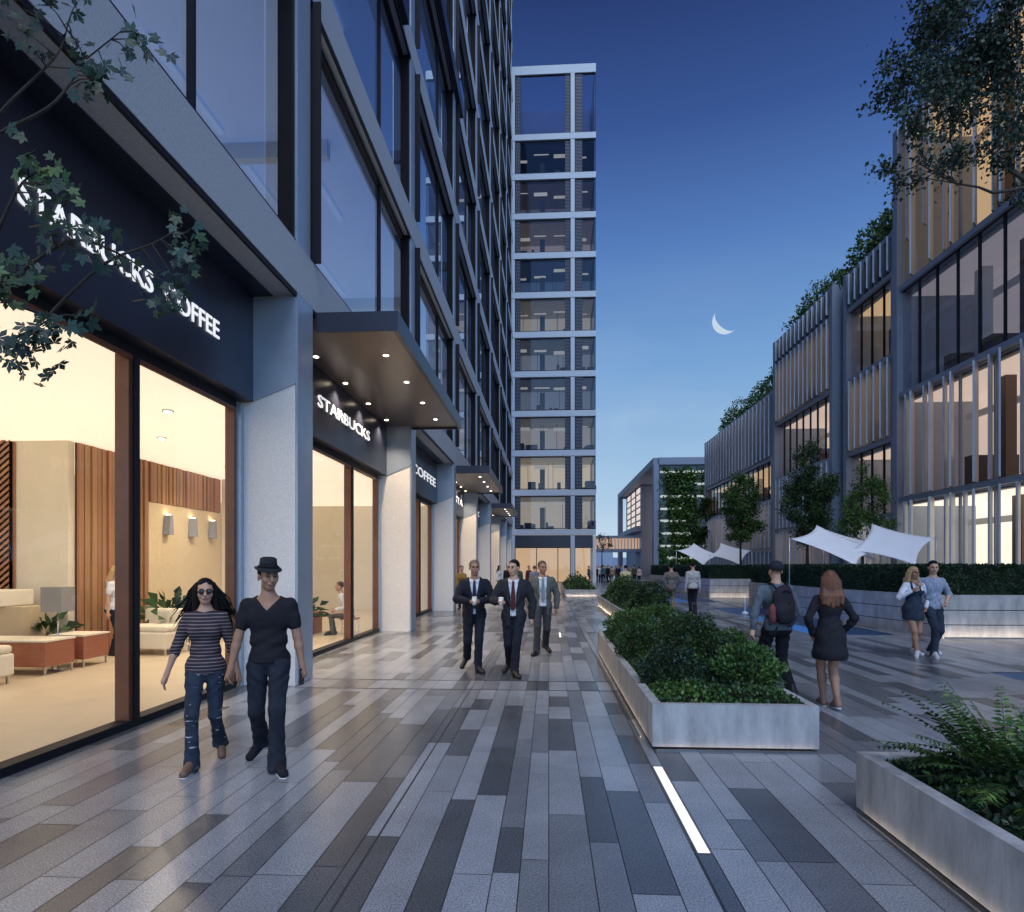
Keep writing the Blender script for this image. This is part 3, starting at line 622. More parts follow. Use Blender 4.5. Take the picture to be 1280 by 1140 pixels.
# ---- end building with living wall and portal
EB = thing('portal_building', 'low grey building with green living wall and deep portal frame beyond the plaza', 'building', (12.3, 75, 0))
GREYC = mat('portal_grey', (.22, .26, .35), .6, noise=.08, nscale=1)
e = MB(); e.box(12.3, 30, 75.3, 114, 13.6, 14.4); e.box(12.3, 12.9, 75.01, 76.2, 0, 13.6); e.box(12.3, 13.0, 112, 114, 0, 13.6); e.box(12.92, 30, 75.0, 75.3, 13.55, 14.39); e.box(12.3, 13.0, 90, 112, 6.6, 7.3)
e.build('portal_frame', GREYC, EB)
e = MB(); e.box(13.6, 16, 94, 112, 0, 13.5, 0); e.box(16, 30, 76.5, 112, 0, 13.5, 0); e.build('inner_block', GREYC, EB)
PL_ = lit('portal_lit', (.95, .80, .68), .8)
for i in range(8):
    for j in range(5): MB().box(15.9, 15.98, 86 + j * 5, 90 + j * 5, 1 + i * 1.55, 2.2 + i * 1.55).build('window', PL_, EB)
for i in range(6):
    for j in range(3): MB().box(13.5, 13.58, 95 + j * 5.6, 98.5 + j * 5.6, 7.6 + i * 1.0, 8.3 + i * 1.0).build('window', PL_, EB)
MB().box(13, 30, 75.35, 75.6, 0, 13.5).build('slotted_wall', mat('slot_grey', (.14, .18, .20), .6), EB)
e = MB(); rr = random.Random(5)
for i in range(9):
    z = 1.0 + i * 1.45; xx = 13.1
    while xx < 29:
        w_ = .6 + rr.random() * 2.2
        if rr.random() < .75: e.box(xx, xx + w_, 75.28, 75.34, z, z + .20 + .1 * rr.random())
        xx += w_ + .2
e.build('light_slots', lit('slot_glow', (.80, .88, .82), .55), EB)
# bridge
BR_ = thing('footbridge', 'raised footbridge with pale vertical slats between tower and portal building', 'bridge', (8, 84, 0))
b = MB(); b.box(4.7, 12.3, 84, 86.5, 3.5, 3.9); b.box(4.7, 12.3, 84, 86.5, 5.4, 5.65); b.build('deck', GREYC, BR_)
b = MB(); xx = 4.9
while xx < 12.2: b.box(xx, xx + .14, 84.0, 84.15, 3.9, 5.4); xx += .42
b.build('slat_rail', mat('slat_pale', (.75, .68, .62), .5), BR_); MB().box(4.8, 12.2, 86.0, 86.05, 3.92, 5.38).build('lit_lining', lit('bridge_glow', (.85, .55, .38), .6), BR_)
b = MB(); b.box(11.5, 12.1, 84.3, 85, 0, 3.5); b.build('pillar', GREYC, BR_)
FB = thing('distant_building', 'low pale distant building under the footbridge', 'building', (10, 150, 0))
b = MB(); b.prism([(3, 150), (22, 150), (22, 165), (3, 165)], 0, 3.6, 0); b.prism([(5, 149), (15, 149), (15, 149.9), (5, 149.9)], 0, 5.2, 0); b.build('walls', mat('far_blue', (.30, .36, .48), .7), FB)
# ================================================================== PLANTERS
LEAF = {}
def leafmat(name, a, b, isl=.45, rough=.5):
    m = mat(name, a, rough, col2=b, nscale=1.5, island=isl, spec=.4)
    return m
LF1 = leafmat('leaf_mid', (.045, .10, .022), (.018, .05, .014))
LF2 = leafmat('leaf_dark', (.018, .045, .014), (.008, .022, .009))
LF3 = leafmat('leaf_bright', (.10, .20, .035), (.05, .11, .02))
LF4 = leafmat('leaf_blue', (.018, .05, .035), (.008, .024, .018))
BARK = mat('bark', (.035, .026, .02), .9, noise=.3, nscale=12, bump=.5, bscale=30)
SOIL = mat('soil', (.02, .016, .012), .95, noise=.3, nscale=10, bump=.5)
TEMPL = np.array([(0, 0, 0), (.36, .42, .05), (0, 1, -.08), (-.36, .42, .05)])
def leaves(C, Nrm, size, name, mats, parent=None, mi=None, templ=TEMPL, faces=((0, 1, 2, 3),), jitter=.3):
    """scatter leaf-sized faces at centres C; Nrm = preferred growth direction"""
    C = np.asarray(C, float); n = len(C); A = np.asarray(Nrm, float) + rng.normal(0, .6, (n, 3)); A /= np.linalg.norm(A, axis=1)[:, None] + 1e-9
    B = rng.normal(0, 1, (n, 3)); B -= (B * A).sum(1)[:, None] * A; B /= np.linalg.norm(B, axis=1)[:, None] + 1e-9
    Cc = np.cross(A, B); s = size * (1 + jitter * rng.uniform(-1, 1, n)); T = templ; k = len(T)
    V = C[:, None, :] + s[:, None, None] * (T[None, :, 0, None] * B[:, None, :] + T[None, :, 1, None] * A[:, None, :] + T[None, :, 2, None] * Cc[:, None, :])
    Fq = np.concatenate([np.array(f)[None, :] + (np.arange(n) * k)[:, None] for f in faces])
    m2 = None if mi is None else np.tile(mi, len(faces))
    return fast_mesh(name, V.reshape(-1, 3), Fq, mats, parent, m2)
def planter(x0, x1, y0, y1, h, label):
    t = thing('concrete_planter', label, 'planter', ((x0 + x1) / 2, (y0 + y1) / 2, 0), group='low concrete planters along the walkway')
    b = MB(); w = .09
    b.box(x0, x1, y0, y0 + w, .03, h); b.box(x0, x1, y1 - w, y1, .03, h); b.box(x0, x0 + w, y0 + w, y1 - w, .03, h); b.box(x1 - w, x1, y0 + w, y1 - w, .03, h)
    b.build('planter_wall', CONC, t)
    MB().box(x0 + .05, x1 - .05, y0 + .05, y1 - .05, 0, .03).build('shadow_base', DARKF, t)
    MB().box(x0 + w, x1 - w, y0 + w, y1 - w, .031, h - .06).build('soil', SOIL, t)
    return t
def mound(x0, x1, y0, y1, z0, hgt, n, size, name, label, mats, bumps, wts=None, over=.06):
    """ground cover: leaves through a low uneven volume"""
    P = []; cols = []
    X = rng.uniform(x0 - over, x1 + over, n); Y = rng.uniform(y0 - over, y1 + over, n)
    hh = np.full(n, .35)
    for (bx, by, br, bh) in bumps: hh = np.maximum(hh, bh * np.exp(-(((X - bx) / br) ** 2 + ((Y - by) / (br * 1.3)) ** 2)))
    edge = np.minimum(np.minimum(X - x0, x1 - X), np.minimum(Y - y0, y1 - Y)); ef = np.clip((edge + over) / .22, .15, 1)
    hh = hh * hgt * ef * (1 + .25 * np.sin(X * 9 + Y * 5) * np.sin(Y * 7 - X * 4))
    Z = z0 + hh * rng.uniform(.35, 1.0, n) ** .6
    cl = (np.sin(X * 5.3 + 1.7 * np.sin(Y * 3.1)) + np.sin(Y * 4.1 + X)) * .5 + rng.normal(0, .35, n)
    mi = np.digitize(cl, [-.35, .35, .9]) if len(mats) == 4 else np.digitize(cl, np.linspace(-.5, .7, len(mats) - 1))
    o = leaves(np.stack([X, Y, Z], 1), np.tile((0, 0, .6), (n, 1)), size, name, mats, mi=mi); tag(o, label, 'ground cover', kind='stuff'); return o
def shrub(cx, cy, z0, r, h, n, size, label, m, group='rounded shrubs in the planters', spiky=0):
    t = thing('shrub', label, 'shrub', (cx, cy, z0), group=group)
    D = rng.normal(0, 1, (n, 3)); D /= np.linalg.norm(D, axis=1)[:, None]; rad = rng.uniform(.55, 1.05, n) ** .5
    lump = 1 + .18 * np.sin(D[:, 0] * 7 + cx * 3) * np.sin(D[:, 1] * 6 + cy) + .12 * np.sin(D[:, 2] * 9)
    P = D * (rad * lump)[:, None] * np.array([r, r, h / 2]) + np.array([cx, cy, z0 + h * .55])
    leaves(P, D * .8 + np.array([0, 0, .4]), size, 'foliage', m, t, mi=(rng.random(n) < .3).astype(int))
    b = MB()
    for i in range(5): a = i * 1.3; b.tube([(cx, cy, z0 - .05), (cx + .2 * r * math.cos(a), cy + .2 * r * math.sin(a), z0 + h * .3), (cx + .6 * r * math.cos(a), cy + .6 * r * math.sin(a), z0 + h * .7)], [.014, .01, .005], 5)
    b.build('stem', BARK, t); return t
CP = planter(.955, 2.456, 5.9, 12.5, .42, 'low concrete planter in the centre, nearest the couple seen from behind')
planter(2.07, 3.45, 15.6, 27, .42, 'second low concrete planter beyond the central one')
planter(.87, 2.65, 34.5, 46, .40, 'far low concrete planter in front of the end tower')
planter(2.13, 3.9, .3, 4.52, .41, 'low concrete planter at the bottom right corner')
mound(1.05, 2.37, 5.99, 12.4, .36, .40, 26000, .040, 'ground_cover', 'dense leafy ground cover filling the central planter', [LF2, LF1, LF1, LF3], [(1.6, 7.6, .5, 1.0), (1.3, 9.5, .6, .9), (2.0, 9.3, .5, 1.1), (1.6, 11.2, .7, 1.2), (2.1, 6.9, .35, .7)])
shrub(1.72, 7.7, .42, .38, .62, 6500, .032, 'dark ball-shaped shrub in the middle of the central planter', [LF2, LF1])
shrub(1.95, 9.6, .42, .36, .50, 4500, .034, 'mid green bushy shrub right of the dark ball shrub', [LF1, LF2])
shrub(1.35, 10.6, .40, .40, .50, 4200, .036, 'loose green shrub at the back left of the central planter', [LF1, LF3])
shrub(2.0, 11.6, .40, .38, .52, 4000, .036, 'bright green shrub at the far end of the central planter', [LF1, LF3])
shrub(1.35, 7.1, .32, .34, .42, 3500, .034, 'low dark shrub near the front left of the central planter', [LF2, LF4])
shrub(2.12, 6.95, .30, .36, .50, 4200, .038, 'leafy green shrub overhanging the right rim of the central planter', [LF1, LF3])
shrub(1.30, 8.9, .36, .34, .46, 3800, .036, 'mid green shrub left behind the dark ball shrub', [LF1, LF2])
shrub(2.25, 8.2, .36, .34, .48, 3600, .036, 'bright leafy shrub at the right rim beside the dark ball shrub', [LF1, LF3])
mound(2.2, 3.4, 15.8, 26.8, .36, .55, 12000, .07, 'ground_cover', 'bright ground cover filling the second planter', [LF2, LF1, LF3, LF1], [(2.8, 18, .7, 1.2), (2.7, 22, .8, 1.1), (2.9, 25.5, .8, 1.3)])
shrub(2.8, 17.6, .42, .5, .75, 2400, .055, 'dark round shrub at the near end of the second planter', [LF2, LF1])
shrub(2.7, 20.5, .42, .45, .7, 1800, .06, 'dark round shrub in the middle of the second planter', [LF2, LF1])
shrub(2.9, 24.5, .42, .5, .8, 1800, .07, 'bright round shrub at the far end of the second planter', [LF1, LF3])
mound(1.0, 2.55, 34.7, 45.8, .34, .7, 5000, .10, 'ground_cover', 'green ground cover filling the far planter', [LF2, LF1, LF3, LF1], [(1.8, 36, .7, 1.1), (1.7, 40, .9, 1.3)])
mound(2.28, 3.8, .4, 4.4, .34, .42, 22000, .034, 'ground_cover', 'dark ground cover in the corner planter', [LF2, LF2, LF4, LF1], [(2.9, 3.4, .5, .9), (3.3, 2.2, .6, .8)])
def frond_shrub(cx, cy, z0, n, ln, label, m, up=1.0, seed=3):
    t = thing('fern_shrub', label, 'shrub', (cx, cy, z0)); r = random.Random(seed); st = MB(); V = []; Fq = []; mi = []
    for i in range(n):
        a = r.random() * 2 * PI; el = r.uniform(.25, 1.25) * up; L_ = ln * r.uniform(.6, 1.1); pts = []
        d = Vector((math.cos(a) * math.cos(el), math.sin(a) * math.cos(el), math.sin(el))); p = Vector((cx + r.uniform(-.12, .12), cy + r.uniform(-.12, .12), z0)); ns = 24; rot = r.uniform(-1, 1)
        for k in range(ns):
            pts.append(tuple(p)); p = p + d * (L_ / ns); d = (d + Vector((0, 0, -.04))).normalized()
            if p.x < 2.25 and p.z < .50: d = (d + Vector((0, 0, .16))).normalized()
            if k > 6 and not (p.x < 2.32 and p.z < .47):
                side = d.cross(Vector((0, 0, 1))).normalized(); side = (Matrix.Rotation(rot * .6, 3, d) @ side)
                sz = .070 * (1 - abs(k - 13) / 20) * r.uniform(.8, 1.1) * ln / .7
                for s in (-1, 1):
                    ax = (side * s + d * .55 + Vector((0, 0, r.uniform(-.25, .2)))).normalized(); wv = ax.cross(d.cross(ax)).normalized(); wv = d - ax * d.dot(ax); wv.normalize(); w = sz * .21
                    i0 = len(V); V += [tuple(p), tuple(p + ax * sz * .45 + wv * w), tuple(p + ax * sz + Vector((0, 0, -.01))), tuple(p + ax * sz * .45 - wv * w)]; Fq.append((i0, i0 + 1, i0 + 2, i0 + 3)); mi.append(r.choice([0, 0, 1]))
        st.tube(pts, [.005 - .004 * k / ns for k in range(ns)], 4)
    st.build('stem', mat('green_stem', (.05, .06, .02), .7), t); fast_mesh('leaflets', np.array(V), np.array(Fq), m, t, mi); return t
frond_shrub(2.74, 3.85, .34, 130, .76, 'bright feathery shrub spilling over the corner planter', [LF1, LF3], 1.0)
frond_shrub(3.35, 3.6, .34, 60, .66, 'darker feathery shrub behind the bright one in the corner planter', [LF1, LF2], 1.0, 8)
frond_shrub(3.0, 2.7, .34, 40, .34, 'low dark feathery plant in the corner planter', [LF2, LF1], .8, 11)
# warm light slots at the planters' feet
LEDB = mat('led_wall', (1, 1, 1), .5, emit=(1, .78, .55), estr=45)
def led(pts, label):
    t = MB()
    for (x0, x1, y0, y1) in pts:
        if x1 - x0 > y1 - y0: t.box(x0, x1, y0 - .006, y0, .0, .020, 1); t.quad((x1, y0 + .001, .003), (x0, y0 + .001, .003), (x0, y0 + .001, .018), (x1, y0 + .001, .018), 0)
        else: t.box(x0 - .006, x0, y0, y1, .0, .020, 1); t.quad((x0 + .001, y0, .003), (x0 + .001, y1, .003), (x0 + .001, y1, .018), (x0 + .001, y0, .018), 0)
    tag(t.build('light_strip', [LEDB if pts[0][3] > 12.5 else LEDW, mat('steel_rim', (.1, .1, .1))]), label, 'light strip', 'warm light strips at the feet of planters and walls')
# ---- hedge walls on the right
def hedge_wall(poly, front, label, hlabel, zw=1.0, zh=1.7):
    t = thing('terrace_wall', label, 'wall', (*poly[0], 0), group='stepped concrete terrace walls')
    b = MB(); b.prism(poly, .0, zw - .72, 0); b.build('course', CONC, t); b = MB(); b.prism(poly, zw - .70, zw - .37, 0); b.build('course', CONC, t); b = MB(); b.prism(poly, zw - .35, zw, 0); b.build('course', CONC, t)
    # dark joints set back inside the wall
    c = (sum(p[0] for p in poly) / len(poly), sum(p[1] for p in poly) / len(poly)); inn = [(p[0] + (c[0] - p[0]) * .01, p[1] + (c[1] - p[1]) * .01) for p in poly]
    b = MB(); b.prism(inn, zw - .72, zw - .70); b.prism(inn, zw - .37, zw - .35); b.build('joint', DARKF, t)
    h = thing('hedge', hlabel, 'hedge', (*front[0], zw), group='clipped hedges on the terrace walls')
    C = []; D = []; ib = MB()
    for (a, e) in zip(front[:-1], front[1:]):
        a = Vector((*a, 0)); e = Vector((*e, 0)); dr = (e - a); ln = dr.length; dr.normalize(); nn = Vector((dr.y, -dr.x, 0))
        if nn.dot(Vector((c[0], c[1], 0)) - a) < 0: nn = -nn
        n = int(ln * 2600); s = rng.uniform(0, ln, n); q = rng.random(n); dep = np.where(q < .55, rng.uniform(.06, .16, n), rng.uniform(.08, .75, n)); z = np.where(q < .55, rng.uniform(zw - .02, zh, n), zh - rng.uniform(0, .08, n))
        z = z + .03 * np.sin(s * 11) * (z > zh - .12)
        C.append(np.stack([a.x + dr.x * s + nn.x * dep, a.y + dr.y * s + nn.y * dep, z], 1)); D.append(np.tile((-nn.x * .5, -nn.y * .5, .7), (n, 1)))
        p = [a + nn * .14 + dr * .16, e + nn * .14 - dr * .16, e + nn * .7 - dr * .16, a + nn * .7 + dr * .16]; pl = [(v.x, v.y) for v in p]
        if (p[1] - p[0]).cross(p[2] - p[1]).z < 0: pl = pl[::-1]
        ib.prism(pl, zw + .001, zh - .06)
    ib.build('core', LF2, h); leaves(np.concatenate(C), np.concatenate(D), .05, 'foliage', [LF2, LF4], h, mi=(rng.random(sum(len(x) for x in C)) < .3).astype(int))
PA = [(9.2, 15.6), (14.6, 15.6), (14.6, 27.6), (8.55, 27.6), (8.55, 20)]
hedge_wall(PA, [(14.6, 15.6), (9.2, 15.6), (8.55, 20), (8.55, 27.6)], 'near stepped concrete terrace wall with glowing lowest course', 'clipped dark hedge on the near terrace wall')
PB = [(8.5, 34), (14.8, 34), (14.8, 50), (7.9, 50)]
hedge_wall(PB, [(14.8, 34), (8.5, 34), (7.9, 50)], 'far stepped concrete terrace wall behind the walking men', 'clipped dark hedge on the far terrace wall')
led([(9.25, 14.6, 15.40, 15.44)], 'warm light strip at the foot of the near terrace wall')
led([(8.52, 14.6, 33.75, 33.79)], 'warm light strip at the foot of the far terrace wall')
led([(.90, .925, 6.3, 12.3)], 'warm light strip along the left foot of the central planter')
led([(.99, 2.40, 5.855, 5.868)], 'warm light strip along the front foot of the central planter')
led([(2.085, 2.10, 2.4, 4.4)], 'warm light strip along the foot of the corner planter')
led([(2.01, 2.04, 16, 26.8)], 'warm light strip along the foot of the second planter')
led([(.95, 2.6, 34.42, 34.45)], 'warm light strip along the front of the far planter')
# lily pads
for i, (xx, yy, r) in enumerate([(8.35, 9.98, .26), (8.75, 9.75, .22), (9.15, 10.0, .27), (7.3, 21, .3), (7.6, 22.2, .3)]):
    b = MB(); n = 18; b.poly([(xx, yy, -.128)] + [(xx + r * math.cos(a), yy + r * math.sin(a), -.124 + .006 * math.sin(5 * a)) for a in [.3 + (2 * PI - .6) * q / n for q in range(n + 1)]])
    tag(b.build('lily_pad', LF3), ['green lily pad at the left of the near right pool', 'smallest green lily pad in the near right pool', 'rightmost green lily pad in the near right pool', 'lily pad in the long pool, nearer one', 'lily pad in the long pool, farther one'][i], 'lily pad', 'lily pads on the pools')
# fountain jets
for i, (xx, yy) in enumerate([(7.6, 25.0), (8.0, 23.2), (6.6, 36), (6.9, 40)]):
    b = MB(); b.tube([(xx, yy, -.13), (xx, yy, .4), (xx, yy, .62)], [.022, .016, .006], 6); b.lathe((xx, yy, -.134), [(.14, 0), (.10, .03), (.03, .06)], 10)
    tag(b.build('fountain_jet', mat('jet_white', (.8, .85, .9), .3, spec=.6)), ['thin fountain jet near the near terrace wall corner', 'second thin fountain jet in the long pool', 'fountain jet in the far pool, nearer one', 'fountain jet in the far pool, farther one'][i], 'fountain', 'thin jets in the pools')
# ================================================================== TENTS
SAIL = mat('sail_cloth', (.80, .83, .90), .8, noise=.06, nscale=2, bump=.15, bscale=3)
def sail(cx, cy, w, zlo, zhi, rz, label):
    t = thing('shade_sail', label, 'sunshade', (cx, cy, .0), rz, 'white stretched shade sails on the terraces')
    n = 14; V = []; Fq = []
    zh0, zh1 = zhi; zhi = max(zhi)
    corners = {(0, 0): Vector((-w / 2, -w / 2, zlo)), (1, 0): Vector((w / 2, -w / 2, zh1)), (1, 1): Vector((w / 2, w / 2, zhi + .55)), (0, 1): Vector((-w / 2, w / 2, zh0))}
    for i in range(n + 1):
        for j in range(n + 1):
            a, b = i / n, j / n
            pin = .17; a2 = .5 + (a - .5) * (1 - pin * 4 * b * (1 - b)); b2 = .5 + (b - .5) * (1 - pin * 4 * a * (1 - a))
            P = corners[(0, 0)] * (1 - a2) * (1 - b2) + corners[(1, 0)] * a2 * (1 - b2) + corners[(1, 1)] * a2 * b2 + corners[(0, 1)] * (1 - a2) * b2
            r = math.hypot(a - .5, b - .5); V.append(tuple(P))
    for i in range(n):
        for j in range(n): q = i * (n + 1) + j; Fq.append((q, q + n + 1, q + n + 2, q + 1))
    me = MB(); me.add(V, Fq); o = me.build('canopy', SAIL, t, world=False); s = o.modifiers.new('thick', 'SOLIDIFY'); s.thickness = .012
    STE = mat('tent_steel', (.5, .52, .55), .35, .8)
    for (q, c) in corners.items():
        if q != (1, 1): MB().tube([(c.x * 1.02, c.y * 1.02, 1.0), (c.x * 1.02, c.y * 1.02, c.z + .04)], .02, 6).build('pole', STE, t, world=False)
sail(9.5, 21.6, 2.05, 1.70, (2.60, 2.20), PI / 4, 'white shade sail left one of the near pair')
sail(11.25, 21.4, 1.9, 1.70, (2.20, 2.62), PI / 4, 'white shade sail right one of the near pair, beside the finned facade')
sail(10.9, 23.6, 1.7, 1.8, (2.5, 2.55), PI / 4 + .4, 'white shade sail behind, between the near pair, with the highest peak')
sail(10.3, 44.2, 2.1, 1.7, (2.75, 2.4), PI / 4, 'distant white shade sail, left one of the far pair')
sail(12.3, 43.6, 2.1, 1.7, (2.4, 2.75), PI / 4 + .2, 'distant white shade sail, right one of the far pair')
# ================================================================== TREES
def clump_tree(name, base, fork, clumps, label, lm, per, lsize, trunk_r, seed, group=None, stems=1, dark=.35, cat='tree'):
    r = random.Random(seed); t = thing(name, label, cat, base, group=group); b = MB(); base = Vector(base); fork = Vector(fork); pts = []
    for k in range(7): q = k / 6; pts.append(tuple(base.lerp(fork, q) + Vector((math.sin(q * 5 + seed) * .04, math.cos(q * 4 + seed) * .04, 0)) * (fork - base).length * .15))
    b.tube(pts, [trunk_r * (1.25 - .55 * k / 6) for k in range(7)], 9); C = []; A = []
    limbs = []
    for (c, rad) in sorted(clumps, key=lambda q: (Vector(q[0]) - fork).length):
        c = Vector(c); best = None
        for p in limbs:
            dd = (c - p[0]).length + .25 * (p[0] - fork).length
            if p[0].z < c.z + rad and (best is None or dd < best[0]): best = (dd, p)
        st0, r0 = (Vector(pts[-1]), trunk_r * .55) if best is None or (c - fork).length < best[0] else (best[1][0], best[1][1] * .75)
        n = 6; L_ = (c - st0).length; prev = []
        for k in range(n + 1):
            q = k / n; p = st0.lerp(c, q) + Vector((r.uniform(-1, 1), r.uniform(-1, 1), r.uniform(-.6, .6))) * L_ * .05 * math.sin(q * PI) + Vector((0, 0, -L_ * .10 * math.sin(q * PI))); prev.append(p)
        rr = [max(.006, r0 * (1 - .8 * k / n)) for k in range(n + 1)]; b.tube([tuple(p) for p in prev], rr, 6)
        for k in (2, 4, 6): limbs.append((prev[k], rr[k]))
        for i in range(7):
            d = Vector((r.gauss(0, 1), r.gauss(0, 1), r.gauss(.2, .8))).normalized(); p0 = prev[r.choice([4, 5, 6])]; p2 = c + d * rad * r.uniform(.6, 1.0); p1 = p0.lerp(p2, .5) + Vector((r.uniform(-1, 1), r.uniform(-1, 1), r.uniform(-1, 1))) * rad * .12
            b.tube([tuple(p0), tuple(p1), tuple(p2)], [rr[-1] * .8 + .002, rr[-1] * .5 + .002, .002], 4)
            m = max(3, int(per * rad * rad / 7)); q = rng.random(m) ** .5
            P = np.array(p0)[None] * (1 - q[:, None]) + np.array(p2)[None] * q[:, None] + rng.normal(0, rad * .20, (m, 3)); C.append(P)
    b.build('trunk', BARK, t); C = np.concatenate(C)
    leaves(C, np.tile((0, 0, -.25), (len(C), 1)), lsize, 'crown', lm, t, mi=(rng.random(len(C)) < dark).astype(int)); return t
def oval(cx, cy, z0, z1, r, n, seed, rc=.38):
    q = random.Random(seed); out = []; zc = (z0 + z1) / 2; hz_ = (z1 - z0) / 2
    while len(out) < n:
        x, y, z = q.uniform(-1, 1), q.uniform(-1, 1), q.uniform(-1, 1)
        if x * x + y * y + z * z < 1:
            w = 1 if z < 0 else 1 - .35 * z
            out.append(((cx + x * r * w * .85, cy + y * r * w * .85, zc + z * hz_ * .9), r * rc * q.uniform(.7, 1.25)))
    return out
GT = 'young trees on the terraces'
clump_tree('street_tree', (11.3, 38, 1.0), (11.3, 38, 3.2), oval(11.3, 38, 2.9, 7.5, 1.45, 44, 1), 'slender tree behind the far hedge, left of the plaza trees', [LF1, LF3], 1000, .12, .07, 1, GT)
clump_tree('street_tree', (11.4, 28.6, 1.0), (11.4, 28.6, 2.9), oval(11.4, 28.6, 2.4, 7.2, 1.3, 44, 2), 'bushy dark tree on the near terrace in front of finned buildings', [LF1, LF2], 1900, .085, .07, 2, GT)
clump_tree('street_tree', (13.0, 27.0, 1.0), (13.0, 27.0, 2.6), oval(13.0, 27.0, 2.2, 6.0, 1.25, 36, 3), 'sparser olive tree right of the bushy one on the near terrace', [LF3, LF1], 1200, .08, .06, 3, GT)
clump_tree('street_tree', (15.0, 62.5, 0), (15.0, 62.5, 2.5), oval(15.2, 62.5, 2.5, 8.5, 1.5, 26, 4), 'dark tree in front of the green living wall', [LF1, LF2], 500, .20, .12, 4, GT)
clump_tree('street_tree', (6.0, 72, 0), (6.0, 72, 3), oval(6.0, 72, 3, 5.6, 1.2, 12, 5), 'small thin tree below the footbridge', [LF2, LF1], 50, .2, .07, 5, GT)
cl_ = []; rr = random.Random(9)
for (u, v, rp) in [(1150, 60, 60), (1112, 125, 38), (1100, 212, 26), (1128, 232, 24), (1150, 205, 30), (1200, 40, 75), (1230, 110, 75), (1185, 140, 60), (1260, 60, 75), (1270, 160, 60), (1140, 150, 42), (1240, 190, 42), (1195, 195, 40), (1165, 15, 48), (1285, 245, 36), (1215, -10, 60), (1130, 90, 42), (1175, 95, 55), (1250, 20, 60), (1340, 80, 80), (1350, 200, 70), (1300, -70, 80), (1210, -90, 70), (1410, 10, 90), (1450, 160, 80), (1380, -90, 80), (1215, 70, 60), (1280, 110, 60)]:
    d = 8 + rr.uniform(-1.0, 1.3); x_, y_ = dp(u, d); cl_.append(((x_, y_, CH + (707 - v) / F * d), rp / F * d * .82))
clump_tree('plaza_tree', (6.7, 7.7, 0), (6.35, 7.7, 5.2), cl_, 'large dark leafy tree overhanging the upper right corner', [LF4, LF2], 3300, .052, .22, 6)
# roof gardens
for i, (y0, y1, z, n, lab) in enumerate([(29.6, 34.2, 16.6, 7, 'on the taller roof'), (35.2, 43.5, 16.5, 8, 'on the roof of the narrower block'), (45, 62, 13.5, 9, 'on the low far roof')]):
    for j in range(n):
        yy = y0 + (y1 - y0) * (j + .5) / n; hh = random.uniform(1.6, 3.0); rr_ = random.uniform(.8, 1.3)
        shrub(16.9 + random.uniform(0, .5), yy, z - .1, rr_, hh, 900, .17, '%s roof garden bush from the near end, %s' % (['first', 'second', 'third', 'fourth', 'fifth', 'sixth', 'seventh', 'eighth', 'ninth'][j], lab), [LF1, LF3], 'bushes of the roof gardens')
# living wall foliage on the portal building
n = 24000; X = rng.uniform(12.9, 27, n); Z = rng.uniform(.3, 13.2, n); keep = (np.sin(X * 1.3) + np.sin(X * 2.9 + Z * .4) * .8 + rng.normal(0, .7, n)) > -.75; X = X[keep]; Z = Z[keep]
keep = (np.abs((Z - 1.1) % 1.45 - .0) > .32) | (rng.random(len(Z)) < .3); X = X[keep]; Z = Z[keep]
leaves(np.stack([X, 75.22 - rng.uniform(0, .25, len(X)), Z], 1), np.tile((0, -.4, -.5), (len(X), 1)), .34, 'climbing_foliage', [LF3, LF1], EB, mi=(rng.random(len(X)) < .4).astype(int))
